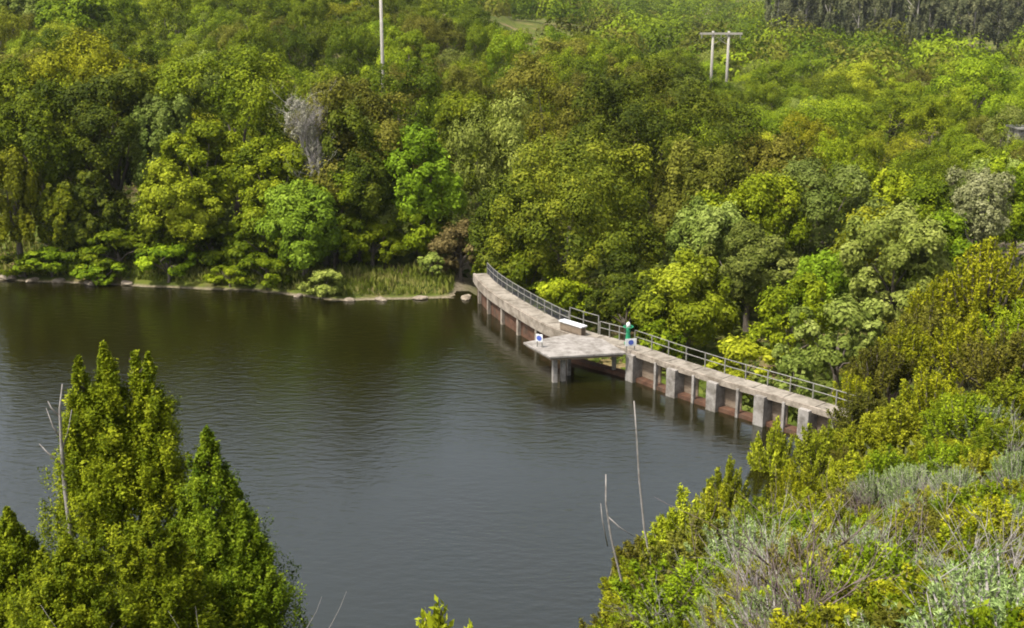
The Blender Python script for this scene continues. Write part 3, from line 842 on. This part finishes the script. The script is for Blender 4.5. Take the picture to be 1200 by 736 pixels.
# ------------------------------------------------------------------ utility poles and shed
def poles():
    Y = 168.0; X = (448 - 600) / FPX * depth(Y, 18); g = gz(X, Y); top = zrow(-22, Y)
    p = empty('utility_pole', (X, Y, g), 'single tall whitish pole rising out of the trees', 'utility pole')
    a = Acc(); a.tube([(0, 0, -1), (0, 0, (top - g) * .5), (0, 0, top - g)], [.27, .25, .20], 10); a.build('pole', POLEWOOD, p, smooth=True)
    Acc().box((0, -.26, top - g - .6), (2.4, .12, .14)).build('crossarm', POLEWOOD, p)
    for x in (-1.05, 0.35, 1.05):
        a = Acc(); a.tube([(x, -.26, top - g - .53), (x, -.26, top - g - .3)], [.05, .08], 8); a.build('insulator', GALV, p)
    Y = 272.0; zt = zrow(38, Y)
    X = (845 - 600) / FPX * depth(Y, zt); g = gz(X, Y)
    p = empty('utility_pole', (X, Y, g), 'twin-legged wooden utility pole with a long crossarm above the treetops', 'utility pole')
    h = zt - g
    for x in (-1.75, 1.75):
        a = Acc(); a.tube([(x, 0, -1), (x, 0, h * .5), (x, 0, h + .3)], [.36, .33, .28], 10); a.build('leg', POLEWOOD, p, smooth=True)
    Acc().box((0, -.32, h - .25), (9.4, .3, .46)).build('crossarm', POLEWOOD, p)
    a = Acc(); a.tube([(-1.75, .0, h - .5), (1.75, 0, h - 2.8)], .07, 6); a.build('brace', POLEWOOD, p)
    a = Acc(); a.tube([(1.75, .12, h - .5), (-1.75, .12, h - 2.8)], .07, 6); a.build('brace', POLEWOOD, p)
    for x in (-4.3, 0, 4.3):
        a = Acc(); a.tube([(x, -.32, h - .42), (x, -.32, h - .8), (x, -.32, h - 1.3)], [.08, .14, .10], 8); a.build('insulator', GALV, p)
poles()
def shed():
    Y = 178.0; z = zrow(158, Y); X = (1204 - 600) / FPX * depth(Y, z); g = gz(X, Y)
    s = empty('shed', (X, Y, g), 'small pale shed with a dark opening half hidden among trees', 'shed')
    h = zrow(150, Y) - g
    Acc().box((0, 0, h / 2), (4.2, 4, h)).build('wall', PALECON, s)
    Acc().prism([(-2.4, -2.4), (2.4, -2.4), (2.4, 2.4), (-2.4, 2.4)], h + .003, h + .22).build('roof', GALV, s)
    Acc().box((-.5, -2.03, h - 1.1), (1.8, .05, 1.5)).build('window', DARKSTEEL, s)
shed()

# ------------------------------------------------------------------ far bank: rocks, grass and reeds
def bank():
    rs = np.random.RandomState(8)
    spots = [(8, 326), (24, 325), (40, 327), (60, 326), (76, 325), (92, 326), (112, 327), (138, 329), (150, 331), (157, 336), (352, 343), (364, 346), (410, 350), (428, 350), (446, 351), (470, 351), (492, 351), (528, 351), (546, 351), (556, 350)]
    for k, (u, v) in enumerate(spots[::2]):
        p = at(u, v, .1); X = p[0]; Y = float(np.interp(X, SHX, SHY)) + rs.uniform(-.3, .5)
        me = bpy.data.meshes.new('shore_rock')
        import bmesh
        bm = bmesh.new(); bmesh.ops.create_icosphere(bm, subdivisions=2, radius=1)
        sx, sy, sz = rs.uniform(.35, 1.1), rs.uniform(.3, .6), rs.uniform(.14, .30)
        for vv in bm.verts:
            c = vv.co; f = 1 + .22 * math.sin(c.x * 3.1 + k) * math.cos(c.y * 2.7 + k * 2) + rs.normal() * .05
            vv.co = (c.x * f * sx, c.y * f * sy, c.z * f * sz)
        bm.to_mesh(me); bm.free()
        o = link('shore_rock', me, ROCK); o.location = (X, Y, max(gz(X, Y), .0) + .05); o.rotation_euler = (0, 0, rs.uniform(0, 3))
        seg = 'below the golden tree' if u < 100 else ('by the bright overhanging bush' if u < 200 else ('below the mid green willow' if u < 400 else 'along the grassy bank near the dam'))
        tag(o, f'low pale rock at the waterline {seg}', 'rock', f'pale rocks {seg}')
    # grass on the open bank
    n = 9000
    X = rs.uniform(-52, -3, n); Y = np.interp(X, SHX, SHY) + rs.uniform(.2, 1, n) ** 1.5 * 9 + .1
    Z = ground_z(X, Y); ok = Z > .12
    X, Y, Z = X[ok], Y[ok], Z[ok]; n = len(X)
    h = rs.uniform(.25, .75, n) * (1 + .5 * (np.sin(X * .9) * np.cos(Y * .7) > .2))
    ax = unit(np.stack([rs.normal(size=n) * .3, rs.normal(size=n) * .3, np.ones(n)], 1))
    nr = unit(np.stack([rs.normal(size=n), rs.normal(size=n) - .6, np.zeros(n)], 1))
    V, F = kites(np.stack([X, Y, Z + h * .42], 1), ax, nr, h, h * .3)
    t = np.clip(.5 + .3 * np.sin(X * .5 + Y) + rs.normal(size=n) * .2, 0, 1)
    m = leaf_mat('bank_grass', (.075, .095, .012), (.140, .165, .022), (.270, .250, .075), val=.0, hue=0)
    tag(link('bank_grass', quads_mesh('bank_grass', V, F, t), m), 'rough grass along the open far bank by the dam', 'grass', None, 'stuff')
    # ground cover beneath the trees and downstream of the dam
    n = 26000
    Y = np.sqrt(rs.uniform(70 ** 2, 200 ** 2, n)); u = rs.uniform(-40, 1240, n); X = (u - 600) / FPX * (Y * .963 + 6)
    s = Y - np.interp(X, SHX, SHY); ok = (s > 3.0) & ~((X < -3) & (X > -18) & (s < 9)); X, Y = X[ok], Y[ok]; n = len(X)
    Z = ground_z(X, Y); nn = (np.sin(X * .5) * np.cos(Y * .45) + 1) / 2
    nr = unit(np.stack([rs.normal(size=n) * .5, rs.normal(size=n) * .5 - .3, np.ones(n)], 1))
    P = np.stack([X, Y, Z + rs.uniform(.1, .5 + nn * .9)], 1)
    V, F = kites(P, rand_dirs(rs, n), nr, rs.uniform(.5, 1.0, n), rs.uniform(.35, .7, n))
    tag(link('undergrowth', quads_mesh('undergrowth', V, F, np.clip(nn * .7 + rs.normal(size=n) * .2, 0, 1)), leaf_mat('undergrowth_leaves', (.030, .045, .006), (.080, .105, .014), (.170, .190, .040), val=0, hue=0)), 'low green undergrowth between the trees', 'undergrowth', None, 'stuff')
bank()

# ------------------------------------------------------------------ the near hillside
def cypress(seed, u, vtop, Y, label, spires, nb, per=150, leaf=.080, mat='cypress', wmax=2.2, bare=0.0):
    """spires: (offset in photo px, drop in photo px, slope) of each pointed top over the shared skirt"""
    rs = np.random.RandomState(seed)
    zt = zrow(vtop, Y); X = (u - 600) / FPX * depth(Y, zt); g = gz(X, Y); H = zt - g
    k = depth(Y, zt - 2) / FPX
    root = empty('conifer', (X, Y, g), label, 'conifer')
    P, D, T = [], [], []
    tr = Acc()
    tr.tube([(0, 0, -.5), (0, 0, H * .5), (0, 0, H * .93)], [.22, .12, .02], 7)
    lead = []
    for q, (du, dv, sl) in enumerate(spires):
        lead.append((du * k, (0 if du == 0 else rs.uniform(-.45, .45)), H - dv * k, sl))
    wts = np.array([3.2 if l[0] == 0 else .62 for l in lead]); wts /= wts.sum()
    for i in range(nb):
        lx, ly, lh, sl = lead[rs.choice(len(lead), p=wts)]
        d = ((lh - .3) if lx == 0 else min(lh - .3, 3.6)) * rs.uniform(0, 1) ** (1.15 if lx == 0 else .9)           # distance below the tip
        z = lh - d
        a = rs.uniform(0, 6.28)
        rmax = min(wmax, .02 + sl * 1.08 * d)
        rr = rmax * rs.uniform(.2, 1.0) ** .5 * rs.uniform(.78, 1.0) * (1.28 if i % 5 == 0 else 1.0) * (1 + .22 * math.sin(a * 3 + d * 2.3) * math.sin(d * 3.1 + seed))
        cs = float(np.clip(.045 + .075 * d, .045, .20)) * rs.uniform(.8, 1.25)
        tip = np.array([lx + rr * math.cos(a), ly + rr * math.sin(a), z - cs * .5])
        inner = np.array([lx * .8 + rr * .2 * math.cos(a), ly * .8 + rr * .2 * math.sin(a), max(.1, z - rr * .5 - .2)])
        if i % 6 == 0: tr.tube([inner, tip], [.025, .008], 4)
        out = unit(np.array([math.cos(a) * .75, math.sin(a) * .75, .75 + .5 * (d < 1)]))
        q = np.clip(rs.normal(size=(per, 3)), -1.8, 1.8) * cs * np.array([.42, .42, .85]) + np.outer(rs.uniform(-.8, .6, per), out) * cs
        P.append(tip + q); D.append(np.repeat(out[None], per, 0)); T.append(np.full(per, rs.uniform(.05, .9)))
    P = np.vstack(P); D = np.vstack(D); T = np.concatenate(T); n = len(P)
    ok = P[:, 2] > .05; P, D, T = P[ok], D[ok], T[ok]; n = len(P)
    ax = unit(D + rand_dirs(rs, n) * .7)
    nr = unit(D * .8 + rand_dirs(rs, n) * .8 + np.array([0, 0, .2]))
    L = leaf * np.exp(rs.normal(size=n) * .3)
    V, F = kites(P, ax, nr, L, L * .5)
    m = HMAT[mat] if mat in HMAT else SPEC[mat][0]
    link('crown', quads_mesh('crown', V, F, np.clip(T * .75 + .12 + rs.normal(size=n) * .14, 0, 1)), m, root)
    tr.build('trunk', BARK, root, smooth=True)
HMAT['greencypress'] = leaf_mat('green_cypress_sprays', (.030, .055, .002), (.095, .140, .005), (.210, .262, .014), hue=.0, val=.0)
cypress(31, 121, 403, 31, 'tall golden green conifer with several pointed tops, tallest of its clump', [(0, 0, .30), (-28, 14, .28), (30, 12, .28), (47, 14, .30), (-50, 120, .45), (62, 110, .42), (-20, 60, .4), (20, 80, .4)], 1900, 115, wmax=1.95)
cypress(32, 242, 502, 30, 'darker green pointed conifer at the water side of the clump', [(0, 0, .40), (-18, 50, .4), (30, 68, .45), (-34, 90, .5), (14, 100, .45)], 1150, 115, mat='greencypress', wmax=1.7)
cypress(33, 8, 596, 30, 'broad yellowish conifer half cut by the frame beside the tallest conifer', [(0, 0, .42), (-30, 20, .42), (22, 34, .42), (38, 60, .45)], 1300, 110, wmax=1.9)
cypress(34, 176, 600, 27.5, 'short dense conifer in front of the tallest one', [(0, 0, .5), (-28, 20, .5), (24, 24, .5)], 800, 105, wmax=1.5)
cypress(35, 284, 590, 29.5, 'low outermost conifer of the clump over the lake', [(0, 0, .45), (-24, 12, .45), (16, 34, .45)], 800, 105, mat='greencypress', wmax=1.1)
cypress(36, 78, 628, 25.5, 'lowest yellowish conifer in front of the clump', [(0, 0, .5), (-34, 20, .5), (30, 10, .5)], 800, 105, wmax=1.5)

def plume_arrays(seed, h, w, nst, nleaf, leaf, aspect=.36, droop=.15, low=.25, fluff=.17, up=.7):
    """upright leafy wands rising from one base; returns leaves and stems"""
    rs = np.random.RandomState(seed); st = Acc()
    P, D, T = [], [], []
    per = nleaf // nst
    for i in range(nst):
        a = rs.uniform(0, 6.28); sp = rs.uniform(0, 1) ** .7
        e = np.array([math.cos(a) * sp * w, math.sin(a) * sp * w, h * (1 - .45 * sp * sp) * rs.uniform(.68, 1.0)])
        b = np.array([e[0] * .12, e[1] * .12, 0.0])
        mid = b * .4 + e * .6 + np.array([e[0] * .12, e[1] * .12, -droop * h * .3])
        pts = [b, b * .6 + mid * .4, mid, e]
        st.tube(pts, [.028, .022, .014, .004], 4)
        t = rs.uniform(low, 1.02, per); t3 = t[:, None]
        c = (1 - t3) ** 2 * b + 2 * t3 * (1 - t3) * mid + t3 ** 2 * e
        d = unit(2 * (1 - t3) * (mid - b) + 2 * t3 * (e - mid))
        off = rand_dirs(rs, per); env = (fluff * h ** .5 * np.clip(1.25 - t, .12, 1) ** .8)[:, None]
        P.append(c + off * env * rs.uniform(.2, 1, (per, 1))); D.append(unit(d * up + off * .8 + np.array([0, 0, .35]))); T.append(np.full(per, rs.uniform(0, 1)))
    P = np.vstack(P); D = np.vstack(D); T = np.concatenate(T); n = len(P)
    nr = unit(rand_dirs(rs, n) + np.array([0, -.2, .5]))
    L = leaf * np.exp(rs.normal(size=n) * .3)
    V, F = kites(P, D, nr, L, L * aspect)
    return V, F, np.clip(T * .5 + .22 + rs.normal(size=n) * .2, 0, 1), st
PV = {}
def shrub_variant(kind, k):
    if (kind, k) in PV: return PV[(kind, k)]
    seed = 900 + k * 7 + len(kind)
    if kind == 'sage':   V, F, t, st = plume_arrays(seed, 1, .55, 120, 42000, .026, .24, .05, .3, .07, 1.3); mats = (SPEC['sage'][0], DEADWOOD)
    elif kind == 'goldbush': V, F, t, st = plume_arrays(seed, 1, .50, 64, 28000, .030, .45, .1, .2, .11); mats = (SPEC['goldbush'][0], BARK)
    elif kind == 'yellow': V, F, t, st = plume_arrays(seed, 1, .48, 48, 28000, .032, .5, .1, .15, .12); mats = (SPEC['yellow'][0], BARK)
    elif kind == 'oak':  V, F, t, st = plume_arrays(seed, 1, .55, 56, 28000, .030, .5, .15, .15, .13); mats = (SPEC['bright'][0], BARK)
    else:                V, F, t, st = plume_arrays(seed, 1, .55, 56, 28000, .030, .5, .15, .15, .13); mats = (SPEC['brown'][0], BARK)
    fm = quads_mesh('foliage', V, F, t); fm.materials.append(mats[0])
    sm = st.mesh('stems', True); sm.materials.append(mats[1])
    PV[(kind, k)] = (fm, sm); return PV[(kind, k)]
WORD = {'sage': 'pale sage green', 'goldbush': 'golden green', 'yellow': 'yellow green', 'oak': 'fresh green', 'brown': 'olive brown'}
shr = np.random.RandomState(41)
def shrub(u, v, h, wid, kind, label, group=None, p=None):
    p = hit(u, v) if p is None else p
    root = empty('shrub', (p[0], p[1], p[2] - .05), label, 'shrub', group, rz=shr.uniform(0, 6.28))
    f, s = shrub_variant(kind, shr.randint(0, 3))
    for nm, me in (('foliage', f), ('stems', s)):
        o = link(nm, me, None, root); o.scale = (wid, wid, h)
    return root
NEAR = [  # base pixel u, v, height m, width m, kind, label
    (1150, 392, 7.6, 7.4, 'goldbush', 'large golden shrub tree high on the near hillside by the frame edge'),
    (1080, 430, 5.0, 6.0, 'brown', 'olive brown shrub on the hillside above the dam end'),
    (1030, 470, 4.4, 5.0, 'brown', 'dense olive brown shrub right over the end of the dam'),
    (1130, 450, 4.8, 5.4, 'goldbush', 'golden shrub between the large golden shrub and the olive brown ones'),
    (1195, 430, 4.6, 5.6, 'oak', 'fresh green shrub below the large golden shrub tree'),
    (1010, 520, 3.6, 4.0, 'brown', 'lower olive brown shrub just below the dam end'),
    (1090, 500, 3.8, 4.4, 'goldbush', 'golden green shrub in the middle of the near hillside'),
    (1180, 500, 3.2, 4.2, 'yellow', 'yellow green shrub at the frame edge below the fresh green one'),
    (960, 560, 3.6, 3.8, 'yellow', 'bushy yellow green shrub under the last dam pier'),
    (905, 570, 4.4, 3.2, 'yellow', 'tall leafy wand shrub rising in front of the dam piers'),
    (850, 620, 4.3, 2.8, 'yellow', 'upright yellow green shrub with plume tops against the lake'),
    (800, 690, 3.2, 2.8, 'yellow', 'yellow green shrub beside the two bare stems'),
    (960, 650, 2.8, 3.2, 'goldbush', 'bright golden yellow shrub amid the sage brush'),
    (880, 670, 2.8, 2.8, 'oak', 'fresh green shrub between the plume shrub and the golden one'),
    (1040, 580, 2.8, 3.4, 'oak', 'green shrub above the sage brush on the slope'),
    (1110, 570, 2.4, 3.0, 'oak', 'green shrub beneath the pale crooked twigs'),
    (740, 742, 2.2, 2.4, 'yellow', 'low yellow green shrub at the foot of the bare stems'),
    (1100, 410, 6.4, 6.0, 'goldbush', 'golden shrub touching the grey willow bush on the hillside crest'),
    (1060, 450, 4.6, 5.0, 'goldbush', 'golden shrub tucked behind the olive brown shrub over the dam end'),
    (1170, 460, 4.2, 5.0, 'brown', 'olive brown shrub at mid height by the frame edge'),
    (1000, 490, 3.4, 3.6, 'goldbush', 'small golden shrub leaning over the last dam post'),
    (1050, 535, 3.6, 4.2, 'yellow', 'yellow green shrub below the golden hillside shrubs'),
    (1130, 530, 3.4, 4.4, 'oak', 'wide fresh green shrub beneath the golden hillside shrubs'),
    (1000, 590, 3.2, 3.6, 'yellow', 'thick yellow green shrub right of the wand shrub'),
    (930, 615, 3.6, 3.2, 'goldbush', 'golden green shrub behind the plume topped shrub'),
    (830, 668, 3.4, 2.8, 'yellow', 'leaning yellow green shrub below the plume topped one'),
    (775, 715, 2.6, 2.4, 'goldbush', 'golden green shrub right at the bare stems'),
    (1150, 525, 2.6, 3.2, 'sage', 'pale sage shrub under the wide fresh green shrub by the frame edge'),
    (1195, 585, 2.4, 2.8, 'sage', 'pale sage shrub cut by the frame edge near the crooked twigs'),
    (1065, 640, 2.0, 2.4, 'sage', 'round pale sage shrub in the middle of the brushy slope'),
    (1000, 705, 1.6, 2.0, 'sage', 'pale sage shrub beneath the bright golden yellow shrub'),
]
for row in NEAR: shrub(*row)
def near_fill():
    rs = np.random.RandomState(55)
    used = []
    pal = {}
    for v in np.arange(500, 900, 17):
        for u in np.arange(700, 1290, 24):
            uu = u + rs.uniform(-11, 11); vv = v + rs.uniform(-8, 8)
            edge = np.interp(vv, [500, 560, 600, 660, 720, 800, 900], [1000, 890, 850, 800, 740, 700, 680])
            if uu < edge: continue
            p = hit(uu, vv)
            if p[2] < .3: continue
            if any(np.linalg.norm(p - q) < .42 + p[1] * .024 for q in used): continue
            used.append(p)
            if uu > 980 and vv > 590 or vv > 690: kind = rs.choice(['sage', 'oak', 'brown', 'goldbush'], p=[.28, .33, .21, .18])
            else: kind = rs.choice(['yellow', 'goldbush', 'oak', 'sage', 'brown'], p=[.34, .24, .2, .12, .1])
            h = rs.uniform(1.0, 1.8) * (1.35 if p[1] > 24 else 1.0); w = h * rs.uniform(1.1, 1.5)
            pal.setdefault((kind, 0 if vv < 640 else (1 if vv < 740 else 2), int(uu > 1000)), []).append((uu, vv, h, w, p))
    nth = ['second', 'third', 'fourth', 'fifth', 'sixth', 'seventh', 'eighth', 'ninth', 'tenth', 'eleventh', 'twelfth', 'thirteenth', 'fourteenth', 'fifteenth', 'sixteenth', 'seventeenth', 'eighteenth', 'nineteenth', 'twentieth', 'twenty-first', 'twenty-second', 'twenty-third', 'twenty-fourth', 'twenty-fifth', 'twenty-sixth']
    for (kind, band, side), lst in pal.items():
        lst.sort(key=lambda r: r[0])
        place = (('below the dam end', 'halfway down the slope', 'low on the slope')[band]) + (' under the crooked twigs' if side else ' near the bare stems')
        for i, (uu, vv, h, w, p) in enumerate(lst):
            suf = '' if len(lst) == 1 else ', ' + ('leftmost' if i == 0 else ('rightmost' if i == len(lst) - 1 else nth[min(i - 1, len(nth) - 1)] + ' from left'))
            shrub(uu, vv, h, w, kind, f'{WORD[kind]} shrub {place}{suf}', 'shrubs covering the near hillside', p)
    print('near shrubs', len(used))
near_fill()
shrub(0, 0, 4.5, 3.4, 'yellow', 'small green shrub tip peeping up at the bottom edge over the lake', None, np.array((-.95, 15.0, gz(-.95, 15.0))))
shrub(0, 0, 3.0, 1.2, 'sage', 'pale sage shrub in the corner below the conifers', None, np.array((-5.6, 13.2, gz(-5.6, 13.2))))

def brush():
    rs = np.random.RandomState(77); n = 90000
    Y = rs.uniform(8, 95, n); X = rs.uniform(-24, 72, n); Z = ground_z(X, Y)
    ok = (Z > .3) & (np.abs(X) < Y * .75 + 5); X, Y, Z = X[ok], Y[ok], Z[ok]; n = len(X)
    k = (np.sin(X * 1.1) * np.cos(Y * .9) + 1) / 2
    h = rs.uniform(.3, .9, n) * (1 + .012 * np.maximum(Y - 20, 0))
    ax = unit(np.stack([rs.normal(size=n) * .45, rs.normal(size=n) * .45, np.ones(n)], 1))
    nr = unit(np.stack([rs.normal(size=n), rs.normal(size=n) - .5, np.full(n, .2)], 1))
    V, F = kites(np.stack([X, Y, Z + h * .4], 1), ax, nr, h, h * rs.uniform(.12, .45, n))
    m = leaf_mat('brush_leaves', (.030, .022, .018), (.055, .060, .016), (.180, .190, .090), val=0, hue=0)
    tag(link('low_brush', quads_mesh('low_brush', V, F, np.clip(k * .8 + rs.normal(size=n) * .25, 0, 1)), m), 'low scrub and dry stalks covering the near hillside', 'scrub', None, 'stuff')
brush()

# dead twigs and bare stems
def dead(u, v, h, spread, mat, label, n0=7, r0=.02, levels=2, kids=4, seed=0, up=.9):
    p = hit(u, v) if v < 779 else np.array(((u - 600) / FPX * 16.5, 13.0, gz((u - 600) / FPX * 16.5, 13.0)))
    a = twig_acc(seed + int(u), h, spread, n0, levels, r0, up, 4, kids=kids)
    o = a.build('dead_shrub', mat, None, smooth=True); o.location = (p[0], p[1], p[2] - .05)
    tag(o, label, 'dead shrub')
for k, (u, v, h, mat, lab) in enumerate([
    (1120, 640, 2.6, DEADWOOD, 'pale crooked dead twigs standing above the sage brush'),
    (1185, 640, 2.6, PURPLETWIG, 'purplish bare twigs at the frame edge of the slope'),
    (1060, 720, 1.9, PURPLETWIG, 'dark purplish twigs among the lowest sage brush'),
    (985, 720, 1.8, DEADWOOD, 'pale dry twigs leaning out of the lower brush'),
    (900, 735, 2.0, DEADWOOD, 'pale dry twigs nearest the plume shrub foot'),
    (1150, 745, 1.8, DEADWOOD, 'grey dry twigs low in the corner of the slope'),
    (1000, 640, 2.0, PURPLETWIG, 'thin purplish twigs beside the bright golden shrub'),
    (830, 745, 1.8, PURPLETWIG, 'dull purplish twigs low on the slope by the lake'),
    (1185, 560, 2.2, DEADWOOD, 'pale dead twigs sticking out near the yellow green edge shrub'),
    (1090, 600, 2.0, DEADWOOD, 'bent pale dead branch above the middle of the slope'),
    (760, 770, 1.6, DEADWOOD, 'pale broken twigs at the bottom edge by the lake'),
    (14, 780, 3.3, DEADWOOD, 'pale dry twigs under the conifer clump'),
    (205, 800, 2.9, DEADWOOD, 'grey dry twigs in front of the lowest conifer'),
]):
    dead(u, v, h, .7, mat, lab, seed=k * 3, n0=9)
def twig_fill():
    rs = np.random.RandomState(97)
    meshes = [twig_acc(300 + k, 1.0, .55, 14, 2, .010, .9, 3, kids=4).mesh('dead_shrub', True) for k in range(5)]
    n = 0
    while n < 15:
        u, v = rs.uniform(760, 1230), rs.uniform(560, 860)
        if u < np.interp(v, [560, 640, 720, 860], [930, 860, 790, 720]): continue
        p = hit(u, v); n += 1
        me = meshes[rs.randint(5)].copy(); me.materials.append(DEADWOOD if rs.uniform() < .5 else PURPLETWIG)
        pale = me.materials[0] == DEADWOOD
        place = ('high on the brushy slope' if v < 650 else ('halfway down the brushy slope' if v < 750 else 'low on the brushy slope')) + (' toward the lake' if u < 960 else ' away from the lake')
        o = link('dead_shrub', me, None); o.location = (p[0], p[1], p[2]); h = rs.uniform(1.2, 2.3); o.scale = (h, h, h); o.rotation_euler = (rs.normal() * .15, rs.normal() * .15, rs.uniform(0, 6.28))
        kind = 'pale dry twigs' if pale else 'purplish bare twigs'
        tag(o, f'{kind} standing {place}', 'dead shrub', f'{kind} {place}')
twig_fill()
def stem(pts, Y, r, label):
    """a slim bare sapling drawn through photo pixels at distance Y"""
    base = None; P = []
    for u, v in pts:
        z = zrow(v, Y); P.append(np.array(((u - 600) / FPX * depth(Y, z), Y, z)))
    return P
def bare_stems():
    Y = 27.0
    A = stem([(770, 700), (762, 655), (755, 620), (749, 560), (746, 510), (743, 470)], Y, .04, '')
    B = stem([(745, 735), (728, 680), (716, 630), (710, 590), (710, 556)], Y + .6, .03, '')
    b2 = stem([(712, 605), (726, 618), (742, 628)], Y + .6, .02, '')
    b3 = stem([(712, 640), (706, 610), (704, 590)], Y + .6, .02, '')
    for P, lab, kids in ((A, 'taller straight bare grey stem standing against the lake', []), (B, 'shorter forked bare grey stem leaning against the lake', [b2, b3])):
        g = gz(P[0][0], P[0][1]); base = np.array([P[0][0] + .1, P[0][1], g - .2])
        root = empty('bare_sapling', tuple(base), lab, 'bare sapling')
        a = Acc(); pts = [base] + P; n = len(pts)
        a.tube([p - base for p in pts], list(np.linspace(.042, .014, n)), 6); a.build('stem', DEADWOOD, root, smooth=True)
        for b in kids:
            a = Acc(); a.tube([p - base for p in b], [.018, .013, .007], 5); a.build('branch', DEADWOOD, root, smooth=True)
    # a dead pale branch beside the tallest conifer
    Y = 30.2
    root = None
    P = stem([(75, 560), (72, 520), (70, 480), (73, 450)], Y, .03, ''); g = gz(P[0][0], Y)
    base = np.array([P[0][0] + .1, Y, g])
    root = empty('bare_sapling', tuple(base), 'pale dead spar with side twigs beside the tallest conifer', 'bare sapling')
    a = Acc(); a.tube([p - base for p in [base] + P], [.09, .07, .05, .035, .012], 6); a.build('stem', DEADWOOD, root, smooth=True)
    for q in ([(72, 515), (62, 500), (54, 478)], [(71, 490), (60, 478), (56, 470)], [(72, 530), (80, 505), (84, 480)], [(73, 545), (55, 530), (46, 520)]):
        a = Acc(); a.tube([p - base for p in stem(q, Y, 0, '')], [.03, .02, .008], 5); a.build('branch', DEADWOOD, root, smooth=True)
bare_stems()
def haze():
    a = Acc(); a.box((0, 1500, 118), (5600, 3900, 250))
    m = bpy.data.materials.new('air'); m.use_nodes = True
    n, l = m.node_tree.nodes, m.node_tree.links
    n.remove(n['Principled BSDF'])
    v = n.new('ShaderNodeVolumePrincipled')
    v.inputs['Density'].default_value = .00006
    v.inputs['Color'].default_value = (.80, .86, .93, 1)
    v.inputs['Anisotropy'].default_value = .2
    l.new(v.outputs[0], n['Material Output'].inputs['Volume'])
    tag(a.build('haze', m), kind='stuff')
haze()
print('objects', len(SC.objects), 'faces', sum(len(m.polygons) for m in bpy.data.meshes))
